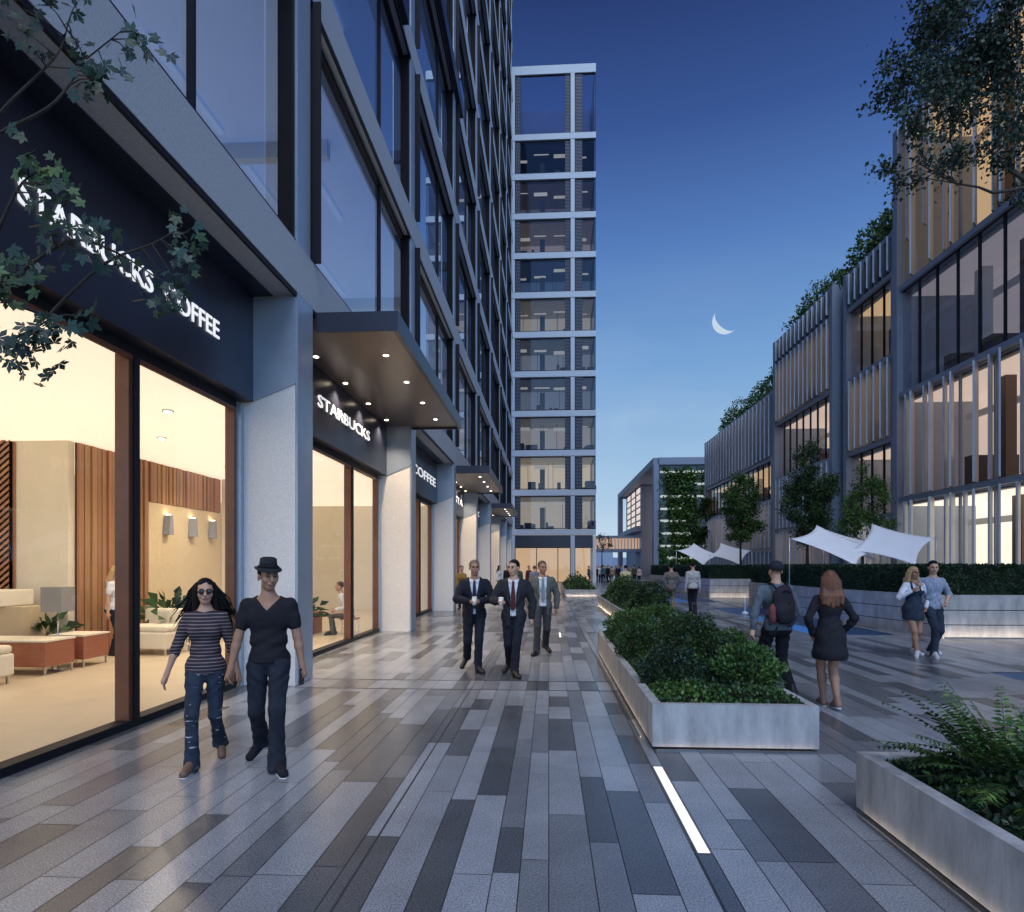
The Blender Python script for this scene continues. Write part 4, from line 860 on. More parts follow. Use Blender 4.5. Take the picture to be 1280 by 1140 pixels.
# ---- near maple branches hanging in from the left
def maple():
    t = thing('maple_tree', 'near leafy branches of lobed leaves hanging over the top left corner', 'tree', (-2.7, .45, 0)); b = MB(); r = random.Random(4)
    b.tube([(-2.7, .45, 0), (-2.72, .5, 1.5), (-2.68, .55, 3.0), (-2.6, .6, 4.6)], [.07, .06, .05, .03], 10)
    lobes = []                                                       # five-lobed leaf outline
    for i in range(5):
        a = math.radians(-100 + 50 * i); L_ = (.55, .85, 1.0, .85, .55)[i]
        lobes.append((L_ * math.sin(a) * .9, .15 + L_ * math.cos(a) if abs(a) < 1.6 else .15 + L_ * math.cos(a)))
    V = []; Fq = []; mi = []
    def leaf(p, up, size, m):
        ax = Vector((r.uniform(-1, 1), r.uniform(-.6, .6), r.uniform(-.9, .4))).normalized(); nn = (Vector((r.uniform(-.5, .5), -.8, r.uniform(-.3, .8)))).normalized(); sx_ = ax.cross(nn).normalized(); nn = sx_.cross(ax)
        i0 = len(V); pts = [(0, 0)]
        for i in range(5):
            a = math.radians(-104 + 52 * i); L_ = (.55, .85, 1.0, .85, .55)[i]
            a0 = a - .40; a1 = a + .40
            pts += [(L_ * .62 * math.sin(a0), .1 + L_ * .62 * math.cos(a0)), (L_ * math.sin(a), .1 + L_ * math.cos(a)), (L_ * .62 * math.sin(a1), .1 + L_ * .62 * math.cos(a1))]
        for (x_, y_) in pts: V.append(tuple(p + sx_ * x_ * size + ax * y_ * size + nn * (.10 * size * abs(x_) * math.sin(y_ * 3))))
        for i in range(5): k = i0 + 1 + 3 * i; Fq.append((i0, k, k + 1, k + 2)); mi.append(m)
    def W3(u, v, d): x_, y_ = dp(u, d); return Vector((x_, y_, CH + (707 - v) / F * d))
    limbs = [([(-160, 260), (-40, 190), (10, 130), (70, 70), (85, 30)], 2.3, [(20, 35), (35, 60), (90, 45), (105, 70), (120, 95), (60, 5), (95, 5), (30, 12)], 0),
             ([(-120, 300), (0, 165), (60, 135), (90, 100), (95, 85), (150, 40)], 2.2, [(115, 98), (135, 100), (175, 55), (180, 45), (160, 65), (105, 95)], 0),
             ([(-120, 480), (-20, 330), (20, 240), (45, 215)], 2.0, [(35, 190), (48, 205), (60, 215), (45, 225), (70, 235), (55, 250), (85, 240)], 1),
             ([(-120, 520), (-10, 370), (60, 315), (100, 300), (150, 318), (200, 350)], 2.1, [(70, 290), (90, 285), (110, 300), (130, 310), (60, 300), (95, 320), (150, 325), (120, 290), (30, 330), (40, 345)], 0),
             ([(-60, 480), (60, 395), (130, 330), (190, 305), (225, 285)], 2.3, [(228, 285), (222, 320), (235, 345), (205, 350), (185, 375), (210, 385), (235, 300), (225, 365)], 0),
             ([(-90, 540), (0, 430), (35, 415), (60, 400)], 1.9, [(40, 415), (60, 420), (30, 425), (20, 450), (40, 460), (15, 440), (105, 395), (45, 405), (60, 405)], 0),
             ([(-90, 560), (-30, 420), (5, 345)], 1.9, [(5, 345), (20, 330), (0, 355), (12, 365), (25, 350)], 1)]
    for pts, d, cl, m in limbs:
        P = [W3(u, v, d + .04 * math.sin(i * 2.1)) for i, (u, v) in enumerate(pts)]; P[0] = Vector((-2.68, .56, min(4.3, P[1].z + .1)))
        n_ = len(P); Q = []
        for i in range(n_ - 1):
            for s_ in range(4):
                q = s_ / 4; a_, b_2, c_, e_ = P[i - 1] if i > 1 else P[i], P[i], P[i + 1], P[min(i + 2, n_ - 1)] if i else P[i + 1]
                Q.append(.5 * ((2 * b_2) + (c_ - a_) * q + (2 * a_ - 5 * b_2 + 4 * c_ - e_) * q * q + (3 * b_2 - a_ - 3 * c_ + e_) * q ** 3))
        Q.append(P[-1]); b.tube([tuple(p) for p in Q], [.0085 - .007 * i / len(Q) for i in range(len(Q))], 6)
        for (u, v) in cl:
            c = W3(u, v, d + r.uniform(-.12, .12)); near = min(Q, key=lambda q: (q - c).length); mid = (near + c) / 2 + Vector((0, 0, .01)); b.tube([tuple(near), tuple(mid), tuple(c)], [.003, .002, .0015], 4)
            for i in range(7): leaf(c + Vector((r.gauss(0, .03), r.gauss(0, .03), r.gauss(0, .024))), None, r.uniform(.026, .042), (2 if r.random() < .6 else 1) if m else (0 if r.random() < .65 else 1))
    b.build('branches', BARK, t); fast_mesh('leaves', np.array(V), np.array(Fq), [LF4, LF2, LF1], t, mi)
maple()
# indoor plants
def potplant(x, y, s, label):
    t = thing('potted_plant', label, 'plant', (x, y, 0), group='leafy plants inside the shops')
    MB().lathe((x, y, .006), [(.12 * s, 0), (.17 * s, .32 * s), (.15 * s, .32 * s), (.14 * s, .28 * s)], 16).build('pot', WHITEW, t)
    V = []; Fq = []; r = random.Random(int(x * 100))
    for i in range(60):
        a = r.random() * 2 * PI; el = r.uniform(.1, 1.3); d = Vector((math.cos(a) * math.cos(el), math.sin(a) * math.cos(el), math.sin(el))); c = Vector((x, y, .45 * s)) + d * r.uniform(.1, .45) * s; sd = d.orthogonal().normalized(); sd.rotate(Matrix.Rotation(r.random() * 3, 3, d)); L_ = .3 * s; i0 = len(V)
        V += [tuple(c), tuple(c + d * L_ * .4 + sd * .07 * s), tuple(c + d * L_ - Vector((0, 0, .08 * s))), tuple(c + d * L_ * .4 - sd * .07 * s)]; Fq.append((i0, i0 + 1, i0 + 2, i0 + 3))
    fast_mesh('foliage', np.array(V), np.array(Fq), [LF1], t)
potplant(-8.9, 10.75, .9, 'big leafy plant beside the grey square lamp'); potplant(-7.75, 12.6, 1.2, 'big leafy plant just left of the bronze mullion'); potplant(-5.9, 15.0, 1.0, 'small plant near the seated person in the second shop')
# ================================================================== MOON
def moon():
    d = 3000; x_, y_ = dp(907, d); c = Vector((x_, y_, CH + (707 - 401) / F * d)); R_ = 16 / F * d; fw = (c - Vector((0, 0, CH))).normalized(); rt = fw.cross(Vector((0, 0, 1))).normalized(); up = rt.cross(fw)
    outer = []; inner = []; n = 24
    for i in range(n + 1):
        a = PI / 2 - PI * i / n; outer.append((R_ * math.cos(a), R_ * math.sin(a))); inner.append((R_ * .52 * math.cos(a), R_ * math.sin(a)))
    rot = math.radians(225); b = MB(); i0 = 0; V = []
    for zz in (0, R_ * .1):
        for P in (outer, inner):
            for (px, py) in P: X_ = px * math.cos(rot) - py * math.sin(rot); Y_ = px * math.sin(rot) + py * math.cos(rot); V.append(tuple(c + rt * X_ + up * Y_ + fw * zz))
    m = n + 1; Fq = []
    for i in range(n):
        Fq.append((i, i + 1, m + i + 1, m + i)); Fq.append((2 * m + i, 3 * m + i, 3 * m + i + 1, 2 * m + i + 1)); Fq.append((i, 2 * m + i, 2 * m + i + 1, i + 1)); Fq.append((m + i, m + i + 1, 3 * m + i + 1, 3 * m + i))
    b.add(V, Fq, smooth=False); o = b.build('moon', nosample(mat('moon_glow', (.01, .01, .01), 1, emit=(.66, .82, .98), estr=.78))); tag(o, 'pale crescent moon in the blue evening sky', 'moon')
moon()
#PEOPLE-BEGIN#
# ================================================================== PEOPLE (signed-distance bodies turned into one continuous surface)
def surface_nets(D, org, h):
    ins = D < 0; nx, ny, nz = D.shape; c = np.zeros((nx - 1, ny - 1, nz - 1), dtype=np.int8)
    for i in (0, 1):
        for j in (0, 1):
            for k in (0, 1): c += ins[i:nx - 1 + i, j:ny - 1 + j, k:nz - 1 + k]
    cells = np.argwhere((c > 0) & (c < 8)); idx = -np.ones(c.shape, dtype=np.int64); idx[tuple(cells.T)] = np.arange(len(cells))
    acc = np.zeros((len(cells), 3)); cnt = np.zeros(len(cells)); a, b, e = cells.T
    for ax in range(3):
        o = [0, 1]
        for p in o:
            for q in o:
                s = [0, 0, 0]; oth = [t for t in range(3) if t != ax]; s[oth[0]] = p; s[oth[1]] = q; t2 = list(s); t2[ax] = 1
                d0 = D[a + s[0], b + s[1], e + s[2]]; d1 = D[a + t2[0], b + t2[1], e + t2[2]]; m = (d0 < 0) != (d1 < 0)
                tt = np.where(m, d0 / np.where(m, d0 - d1, 1), 0); v = np.zeros((len(cells), 3)); v[:, 0] = s[0]; v[:, 1] = s[1]; v[:, 2] = s[2]; v[:, ax] = tt
                acc += v * m[:, None]; cnt += m
    V = (cells + acc / cnt[:, None]) * h + np.array(org); quads = []
    for ax in range(3):
        o = [t for t in range(3) if t != ax]; sl0 = [slice(1, -1)] * 3; sl0[ax] = slice(0, -1); A = ins[tuple(sl0)]; sl1 = [slice(1, -1)] * 3; sl1[ax] = slice(1, None); B = ins[tuple(sl1)]
        for flip in (0, 1):
            m = np.argwhere((A & ~B) if not flip else (~A & B)); 
            if not len(m): continue
            base = m.copy(); base[:, o[0]] += 1; base[:, o[1]] += 1; r = []
            for (p, q) in ((-1, -1), (0, -1), (0, 0), (-1, 0)):
                cc = base.copy(); cc[:, o[0]] += p; cc[:, o[1]] += q; r.append(idx[tuple(cc.T)])
            Q = np.stack(r, 1)
            if (flip == 0) == (ax == 1): Q = Q[:, ::-1]
            quads.append(Q)
    return V, np.concatenate(quads)
class SDF:
    def __init__(s, k=.03): s.p = []; s.k = k; s.clips = []; s.post = []
    def cap(s, a, b, ra, rb, k=None): s.p.append(('c', np.array(a, float), np.array(b, float), ra, rb, k)); return s
    def ell(s, c, r, R=None, k=None): s.p.append(('e', np.array(c, float), np.array(r, float), R, 0, k)); return s
    def clip(s, f): s.clips.append(f); return s
    def mesh(s, h, off=0.0):
        lo = np.full(3, 1e9); hi = -lo
        for (t, a, b, ra, rb, k) in s.p:
            if t == 'c': m = max(ra, rb) + off; lo = np.minimum(lo, np.minimum(a, b) - m); hi = np.maximum(hi, np.maximum(a, b) + m)
            else: m = max(b) + off; lo = np.minimum(lo, a - m); hi = np.maximum(hi, a + m)
        lo -= 3 * h; hi += 3 * h; n = np.ceil((hi - lo) / h).astype(int) + 1
        ax = [lo[i] + h * np.arange(n[i]) for i in range(3)]; D = np.full(tuple(n), .2, dtype=float)
        for (t, a, b, ra, rb, k) in s.p:
            k = k or s.k; m = (max(ra, rb) if t == 'c' else max(b)) + off + k + 2 * h
            l_ = (np.minimum(a, b) if t == 'c' else a) - m; h_ = (np.maximum(a, b) if t == 'c' else a) + m
            i0 = np.clip(((l_ - lo) / h).astype(int), 0, n - 1); i1 = np.clip(np.ceil((h_ - lo) / h).astype(int) + 1, 1, n)
            sl = tuple(slice(i0[i], i1[i]) for i in range(3)); P = np.stack(np.meshgrid(*[ax[i][sl[i]] for i in range(3)], indexing='ij'), -1)
            if t == 'c':
                ab = b - a; L2 = max(ab @ ab, 1e-9); q = np.clip(((P - a) @ ab) / L2, 0, 1); d = np.linalg.norm(P - a - q[..., None] * ab, axis=-1) - (ra + (rb - ra) * q) - off
            else:
                Q = P - a
                if ra is not None: Q = Q @ ra
                rr = b + off; k0 = np.linalg.norm(Q / rr, axis=-1); k1 = np.linalg.norm(Q / (rr * rr), axis=-1) + 1e-9; d = k0 * (k0 - 1) / k1
            E = D[sl]; hh = np.clip(.5 + .5 * (E - d) / k, 0, 1); D[sl] = E + (d - E) * hh - k * hh * (1 - hh)
        if s.post or s.clips:
            P = np.stack(np.meshgrid(*ax, indexing='ij'), -1)
            for f in s.post: D = D + f(P)
            for f in s.clips: D = np.maximum(D, f(P))
        D[0] = D[-1] = .1; D[:, 0] = D[:, -1] = .1; D[:, :, 0] = D[:, :, -1] = .1
        return surface_nets(D, lo, h)
def ik(a, b, l1, l2, pole):
    a = Vector(a); b = Vector(b); d = b - a; L_ = min(d.length, (l1 + l2) * .999); dr = d.normalized(); x = (l1 * l1 - l2 * l2 + L_ * L_) / (2 * L_); hh = math.sqrt(max(l1 * l1 - x * x, 0)); pl = Vector(pole); pl = (pl - dr * pl.dot(dr)); pl.normalize()
    return a + dr * x + pl * hh, a + dr * L_
SKIN = mat('skin', (.52, .30, .21), .55, noise=.08, nscale=20); SKINT = mat('skin_tan', (.34, .18, .115), .55, noise=.08, nscale=20); LIP = mat('lips', (.38, .13, .11), .5); EYE = mat('eye_dark', (.02, .015, .012), .2); BROW = mat('brow', (.035, .022, .015), .8)
def cloth(name, c, c2=None, ns=9, rough=.85, bump=.35): return mat(name, c, rough, noise=.25, nscale=ns, col2=c2, bump=bump, bscale=18, spec=.25)
DENIM = cloth('denim_blue', (.034, .048, .076), (.012, .019, .034), 6); DENIMR = cloth('denim_ripped', (.034, .048, .076), (.012, .019, .034), 6)
n_ = DENIMR.node_tree; tc_ = n_.nodes.new('ShaderNodeTexCoord'); mp_ = n_.nodes.new('ShaderNodeMapping'); mp_.inputs['Scale'].default_value = (16, 5, 42); nz_ = n_.nodes.new('ShaderNodeTexNoise'); nz_.inputs['Scale'].default_value = 1; nz_.inputs['Detail'].default_value = 2; rp_ = n_.nodes.new('ShaderNodeMapRange'); rp_.inputs['From Min'].default_value = .66; rp_.inputs['From Max'].default_value = .70; mx_ = n_.nodes.new('ShaderNodeMix'); mx_.data_type = 'RGBA'
n_.links.new(tc_.outputs['Object'], mp_.inputs[0]); n_.links.new(mp_.outputs[0], nz_.inputs[0]); n_.links.new(nz_.outputs[0], rp_.inputs[0]); n_.links.new(rp_.outputs[0], mx_.inputs[0]); P_ = n_.nodes['Principled BSDF']; n_.links.new(P_.inputs['Base Color'].links[0].from_socket, mx_.inputs[6]); mx_.inputs[7].default_value = (.35, .36, .40, 1); n_.links.new(mx_.outputs[2], P_.inputs['Base Color'])
DENIMD = cloth('denim_dark', (.020, .026, .040), (.007, .010, .017), 6); BLK = cloth('black_cloth', (.014, .014, .02)); NAVY = cloth('navy_suit', (.012, .014, .025)); CHAR = cloth('charcoal_suit', (.022, .024, .031)); GREYS = cloth('grey_suit', (.10, .105, .098)); GREYP = cloth('grey_trousers', (.04, .042, .05)); WHITES = cloth('white_shirt', (.68, .70, .76), bump=.2)
SHOE = mat('black_shoe', (.009, .009, .011), .5); SHOEW = cloth('pale_shoe', (.55, .55, .58)); SOLE = mat('white_sole', (.7, .7, .7), .6)
HB = mat('hair_black', (.008, .007, .008), .75, spec=.15, bump=.6, bscale=60, stretch=(1, 1, .15)); HBR = mat('hair_brown', (.06, .032, .018), .5, bump=.6, bscale=60, stretch=(1, 1, .15)); HRED = mat('hair_copper', (.20, .07, .03), .6, col2=(.035, .014, .010), nscale=14, stretch=(1, 1, .2)); HGR = mat('hair_greying', (.11, .085, .06), .6, bump=.5, bscale=60); HBL = mat('hair_blond', (.42, .27, .13), .5, bump=.6, bscale=60)
def striped():
    m = bpy.data.materials.new('striped_knit'); m.use_nodes = True; n = m.node_tree; P = n.nodes['Principled BSDF']; t = n.nodes.new('ShaderNodeTexCoord'); s = n.nodes.new('ShaderNodeSeparateXYZ'); n.links.new(t.outputs['Object'], s.inputs[0])
    a = n.nodes.new('ShaderNodeMath'); a.operation = 'MULTIPLY'; a.inputs[1].default_value = 1 / .032; n.links.new(s.outputs['Z'], a.inputs[0]); f = n.nodes.new('ShaderNodeMath'); f.operation = 'FRACT'; n.links.new(a.outputs[0], f.inputs[0])
    g_ = n.nodes.new('ShaderNodeMath'); g_.operation = 'LESS_THAN'; g_.inputs[1].default_value = .3; n.links.new(f.outputs[0], g_.inputs[0]); x_ = n.nodes.new('ShaderNodeMix'); x_.data_type = 'RGBA'; x_.inputs[6].default_value = (.02, .02, .032, 1); x_.inputs[7].default_value = (.22, .15, .15, 1); n.links.new(g_.outputs[0], x_.inputs[0]); n.links.new(x_.outputs[2], P.inputs['Base Color']); P.inputs['Roughness'].default_value = .9; return m
STRIPE = striped()
PLAID = mat('plaid_shirt', (.34, .38, .48), .85, col2=(.14, .17, .26), nscale=26, stretch=(1, 1, .4))
def person(label, x, y, rz, H=1.75, fem=False, skin=None, ank=((-.09, 0, .085), (.09, 0, .085)), toe_out=.08, wrist=((-.24, -.02, .80), (.24, -.02, .80)), pole=((-.4, .8, 0), (.4, .8, 0)), hipz=.925, lean=0, head=(0, 0), top='tee', topm=None, legs='trousers', legm=None, shoes=SHOE, hair='short', hairm=HB, res=.014, group=None, hat=None, extra=(), foot=None, curl=1.0, kpole=(0, -1, 0), z0=0.0, flare=0, sleeve='short', hem=None, name_cat='person', tiem=None, bulk=1.0, chestless=False, twist=0):
    s = H / 1.75; skin = skin or SKIN; t = thing('person', label, name_cat, (x, y, z0), rz, group)
    shw = (.148 if fem else .172) * bulk; hw = .085 if fem else .088; shz = hipz + .478; B = 1.0 if not fem else .90
    Sh = [Vector((i * shw * math.cos(twist), lean * .50 + i * shw * math.sin(twist), shz)) for i in (-1, 1)]; Sh = [q + Vector((0, 0, -.018)) for q in Sh]; Hp = [Vector((i * hw, 0, hipz - .02)) for i in (-1, 1)]
    wr = [Vector(w) for w in wrist]; El = []; Wr = []; Kn = []; An = []
    for i in (0, 1):
        e, w = ik(Sh[i], wr[i], .285, .255, pole[i]); El.append(e); Wr.append(w); k_, a_ = ik(Hp[i], ank[i], .43, .42, kpole); Kn.append(k_); An.append(a_)
    hc = Vector((0, lean * .60 - .015, shz + .226)); yaw, tilt = head; RH = Matrix.Rotation(yaw, 3, 'Z') @ Matrix.Rotation(tilt, 3, 'X'); RHn = np.array(RH)
    def hp(p): return hc + RH @ Vector(p)
    def torso(S, f=1.0, fy=1.0):
        y_ = lambda q: lean * q
        S.ell((0, .005, hipz + .02), np.array((.140 if not fem else .158, .108 * fy, .13)) * f); S.ell((0, y_(.18), hipz + .17), np.array((.122 if fem else .143, .095 * fy, .15)) * f)
        S.ell((0, y_(.36), hipz + .36), np.array((.145 if fem else .176, .112 * fy, .165)) * f * np.array((bulk, bulk, 1)), np.array(Matrix.Rotation(twist, 3, 'Z')))
        S.cap(Sh[0] + Vector((.02, 0, -.03)), Sh[1] + Vector((-.02, 0, -.03)), .052 * f * B, .052 * f * B)
        for i in (0, 1): S.cap((0, y_(.5), shz + .045), Sh[i] + Vector(((.035, -.035)[i], 0, -.012)), .055 * f, .046 * f)
        S.cap((0, y_(.50), shz - .02), (0, y_(.55), shz + .055), .075 * f, .055 * f)
        for i in (-1, 1): S.ell((i * .075, .055, hipz - .03), np.array((.09, .085, .10)) * f)
        if fem and not chestless:
            for i in (-1, 1): S.ell((i * .068, y_(.33) - .075, hipz + .345), np.array((.06, .055, .058)) * f)
    def legp(S, f=1.0, rk=1.0, ra=1.0, to=1.0, off=0):
        for i in (0, 1):
            k_ = Kn[i]; a_ = An[i]; m = Hp[i].lerp(k_, .15); S.cap(m, k_, .088 * f * (1 if not fem else .95) + off, .056 * f * rk + off)
            e = k_.lerp(a_, to); mid = k_.lerp(e, .35); bk = (a_ - k_).normalized().cross(Vector((1, 0, 0))).normalized(); 
            if bk.y < 0: bk = -bk
            S.cap(k_, mid + bk * .012, .053 * f * rk + off, .056 * f * rk + off); S.cap(mid + bk * .012, e, .056 * f * rk + off, .036 * f * ra + off)
    def arm(S, i, t0, t1, f=1.0, off=0):
        a, e, w = Sh[i], El[i], Wr[i]; L1 = .53
        def at(q): return a.lerp(e, q / L1) if q < L1 else e.lerp(w, (q - L1) / (1 - L1))
        rr = lambda q: (np.interp(q, [0, .2, L1, .68, 1], [.050, .046, .037, .037, .025])) * f * B + off
        qs = sorted({t0, t1} | {q for q in (.2, L1, .68) if t0 < q < t1})
        for p, q in zip(qs[:-1], qs[1:]): S.cap(at(p), at(q), rr(p), rr(q), .02)
    feet = []
    for i in (0, 1):
        a = An[i]; dx = (i * 2 - 1) * toe_out; tz = min(a.z - .05, .03) if foot is None else foot[i]
        tp = Vector((a.x + dx, a.y - .165 if a.z < .13 else a.y - .12, max(.028, tz) if foot is None else tz)); hl = a + Vector((0, .045, -.048)); feet.append((a, hl, tp))
    S = SDF(.028); torso(S, .97); legp(S, .84 if legs == 'trousers' else 1.0, .9 if legs == 'trousers' else 1.0); [arm(S, i, 0, 1) for i in (0, 1)]
    S.cap((0, lean * .52, shz + .02), hp((0, .02, -.08)), .056 if not fem else .046, .052 if not fem else .044)
    for (a, hl, tp) in feet: S.cap(a, hl, .034, .034, .02); S.cap(hl, tp, .034, .026, .02); S.cap(a, tp, .03, .02, .02)
    for i in (0, 1):
        f = (Wr[i] - El[i]).normalized(); n_ = Vector((-(i * 2 - 1), .2, 0)); n_ = (n_ - f * n_.dot(f)).normalized(); S.cap(Wr[i], Wr[i] + f * .075, .026 * B, .032 * B, .02)
    V, Q = S.mesh(res); m = MB(); m.add(V, Q, 0)
    # head at finer resolution
    hs = .97 if fem else 1.0; S = SDF(.018)
    S.ell(hp((0, .012, .032)), np.array((.076, .096, .088)) * hs, RHn); S.ell(hp((0, -.018, -.045)), np.array((.058, .068, .075)) * hs, RHn); S.ell(hp((0, -.048, -.092)), np.array((.034, .030, .024)) * hs, RHn)
    S.cap(hp((0, -.092, .012)), hp((0, -.112, -.030)), .009, .014, .012); S.cap(hp((-.035, -.080, .028)), hp((.035, -.080, .028)), .013, .013, .012)
    for i in (-1, 1): S.ell(hp((i * .040, -.058, -.026)), (.024, .022, .026), RHn); S.ell(hp((i * .078, .012, -.008)), (.010, .020, .032), RHn, .006)
    S.cap(hp((-.018, -.088, -.058)), hp((.018, -.088, -.058)), .010, .010, .008); S.cap((0, lean * .52, shz + .05), hp((0, .02, -.07)), .052 if not fem else .043, .050 if not fem else .042)
    V, Q = S.mesh(max(.006, res * .5)); m.add(V, Q, 0)
    if res < .02:
        for i in (-1, 1):
            m.ball(hp((i * .031, -.083, .006)), (.012, .008, .006), 2, 8, 5); m.tube([hp((i * .014, -.095, .024)), hp((i * .032, -.095, .030)), hp((i * .048, -.086, .024))], [.003, .0045, .002], 5, 3)
        m.tube([hp((-.022, -.094, -.060)), hp((0, -.101, -.059)), hp((.022, -.094, -.060))], [.003, .0062, .003], 6, 1)
    for i in (0, 1):                                  # hand: four unequal fingers and a thumb rooted in the palm
        f = (Wr[i] - El[i]).normalized(); sd = i * 2 - 1; n_ = Vector((-sd, .15, 0)); n_ = (n_ - f * n_.dot(f)).normalized(); w_ = f.cross(n_).normalized()
        if w_.y > 0: w_ = -w_                         # thumb side points forward
        base = Wr[i] + f * .078
        for q, (o, L_) in enumerate(((.027, .068), (.009, .078), (-.009, .072), (-.026, .056))):
            p = base + w_ * o; d = f.copy(); pts = [tuple(p - f * .02)]; 
            for sgm in range(3): pts.append(tuple(p)); d = (d + n_ * .38 * curl).normalized(); p = p + d * L_ / 3
            pts.append(tuple(p)); m.tube(pts, [.0095, .0095, .0085, .008, .0065], 6, 0)
        p = Wr[i] + f * .03 + w_ * .026; d = (w_ * .7 + f * .7).normalized(); m.tube([tuple(p - w_ * .015), tuple(p), tuple(p + d * .032), tuple(p + d * .032 + (f + n_ * .5) .normalized() * .028)], [.012, .0115, .010, .0075], 6, 0)
    m.build('body', [skin, LIP, EYE, BROW], t, world=False)
    fold = lambda amp, k1=38: (lambda P: amp * np.sin(P[..., 2] * k1 + 9 * np.sin(P[..., 0] * 13) + 5 * np.sin(P[..., 1] * 17)) * (.5 + .5 * np.sin(P[..., 2] * 6.3 + P[..., 0] * 20)))
    def put(S, name, mt, h=None, clipk=None):
        V, Q = S.mesh(h or res); b = MB(); b.add(V, Q); return b.build(name, mt, t, world=False)
    # ---- lower garment
    if legs in ('trousers', 'shorts'):
        S = SDF(.022); S.ell((0, .005, hipz + .02), np.array((.141 if not fem else .160, .110, .13)) + .012)
        for i in (-1, 1): S.ell((i * .075, .055, hipz - .03), np.array((.09, .085, .10)) + .010)
        if legs == 'trousers':
            for i in (0, 1):
                k_, a_ = Kn[i], An[i]; bt = a_ + Vector((0, .012, -.055)); S.cap(Hp[i].lerp(k_, .12), k_, .092 if not fem else .086, .067 if not fem else .058); S.cap(k_, k_.lerp(bt, .45), .067 if not fem else .056, .062 if not fem else .053); S.cap(k_.lerp(bt, .8), bt + Vector((0, -.05, 0)), .045, .062); S.cap(k_.lerp(bt, .45), bt, .062 if not fem else .053, .066 + flare if not fem else .050 + flare)
        else:
            for i in (0, 1): S.cap(Hp[i], Hp[i].lerp(Kn[i], .42), .092, .092)
        S.post.append(fold(.0045)); S.post.append(lambda P: .0035 * np.exp(-((P[..., 2] - .16) / .12) ** 2) * np.sin(P[..., 2] * 75 + P[..., 0] * 60)); S.post.append(lambda P: .005 * np.exp(-((P[..., 2] - .80 * hipz) / .10) ** 2) * np.sin(P[..., 2] * 70 - np.abs(P[..., 0]) * 60)); wz = hipz + (.03 if top != 'jacket' else .10); S.clip(lambda P: P[..., 2] - wz)
        if legs == 'trousers':
            az = [An[0].z - .068, An[1].z - .068]; S.clip(lambda P: np.where(P[..., 0] < 0, az[0], az[1]) - P[..., 2])
        put(S, 'trousers' if legs == 'trousers' else 'shorts', legm)
    # ---- tops
    if top in ('tee', 'shirt', 'jacket', 'dress', 'overall'):
        inner = top == 'jacket'; S = SDF(.03); torso(S, 1.0); S.p = [(a, b, (c + .011 if a == 'e' else c), (d + .011 if a == 'c' else d), (e + .011 if a == 'c' else e), k) for (a, b, c, d, e, k) in S.p]
        tx = {'short': .33, 'long': .97, 'elbow': .62, 'none': .06}[sleeve]
        if top != 'jacket':
            for i in (0, 1): arm(S, i, 0, tx, 1.0, .013)
            pass
        hz = hem if hem is not None else hipz - .02
        if top == 'dress': S.cap((0, .01, hipz + .05), (0, .01, hz + .08), .15, .215, .06)
        elif hz < .835: S.cap((0, .01, hipz + .12), (0, .01, hz), .138, .150, .05)
        elif hz < hipz: S.ell((0, .01, hipz - .02), (.154 if not fem else .166, .126, .17))
        S.post.append(fold(.004 if not inner else .002, 26)); S.post.append(lambda P: (0 if inner else .005) * np.exp(-((P[..., 2] - hipz - .14) / .12) ** 2) * np.sin(P[..., 2] * 60 + P[..., 0] * 30 * np.sign(P[..., 1]))); S.clip(lambda P: np.where(np.abs(P[..., 0]) < .235, hz - P[..., 2], -1)); nz_ = shz + (.035 if top in ('shirt', 'jacket') else .012)
        S.clip(lambda P: np.where((np.abs(P[..., 0]) < .09), P[..., 2] - nz_ - .02 * (P[..., 1] > 0) - .25 * np.abs(P[..., 0]), -1))
        if top == 'tee': S.clip(lambda P: np.where(P[..., 1] < 0, P[..., 2] - (shz - .062 + 1.1 * np.abs(P[..., 0])), -1))
        put(S, {'tee': 'tee_shirt', 'shirt': 'shirt', 'jacket': 'shirt', 'dress': 'dress', 'overall': 'blouse'}[top], WHITES if inner or top == 'overall' else topm)
    if top == 'jacket':
        S = SDF(.03); torso(S, 1.0); S.p = [(a, b, (c + .030 if a == 'e' else c), (d + .026 if a == 'c' else d), (e + .026 if a == 'c' else e), k) for (a, b, c, d, e, k) in S.p]
        for i in (0, 1): arm(S, i, 0, .965, 1.05, .022); S.cap(Sh[i] + Vector(((1 - 2 * i) * .02, 0, -.015)), Sh[i] + (El[i] - Sh[i]) * .3, .066, .062)
        S.cap((0, .0, hipz), (0, .015, hipz - .17), .152, .165, .05); hz = hipz - .19
        S.post.append(fold(.005, 22)); S.post.append(lambda P: .005 * np.exp(-((P[..., 2] - hipz - .12) / .12) ** 2) * np.sin(P[..., 2] * 48 - np.abs(P[..., 0]) * 55)); S.clip(lambda P: np.where(np.abs(P[..., 0]) < .235, hz - P[..., 2] + .6 * np.clip(.10 - np.abs(P[..., 0]), 0, .1) * (P[..., 1] < 0), -1)); S.clip(lambda P: np.where(np.abs(P[..., 0]) < .08, P[..., 2] - (shz + .045), -1))
        bz = hipz + .10
        def vcut(P):
            zz = P[..., 2]; w = np.where(zz > bz, .012 + .062 * (zz - bz) / (shz - bz), .012 + .10 * np.clip(bz - zz, 0, .3)); w = np.where(open_ > 0, np.maximum(w, open_), w); return np.where(P[..., 1] < -.01, w - np.abs(P[..., 0]), -1)
        open_ = extra[0] if extra else 0; S.clip(vcut); j = put(S, 'jacket', topm)
        b = MB(); fy = lambda z: -.121 + lean * (z - hipz) - (.006 if z < hipz + .40 else -.022 * (z - hipz - .40) / .1)
        zt = shz + .03; pts = []
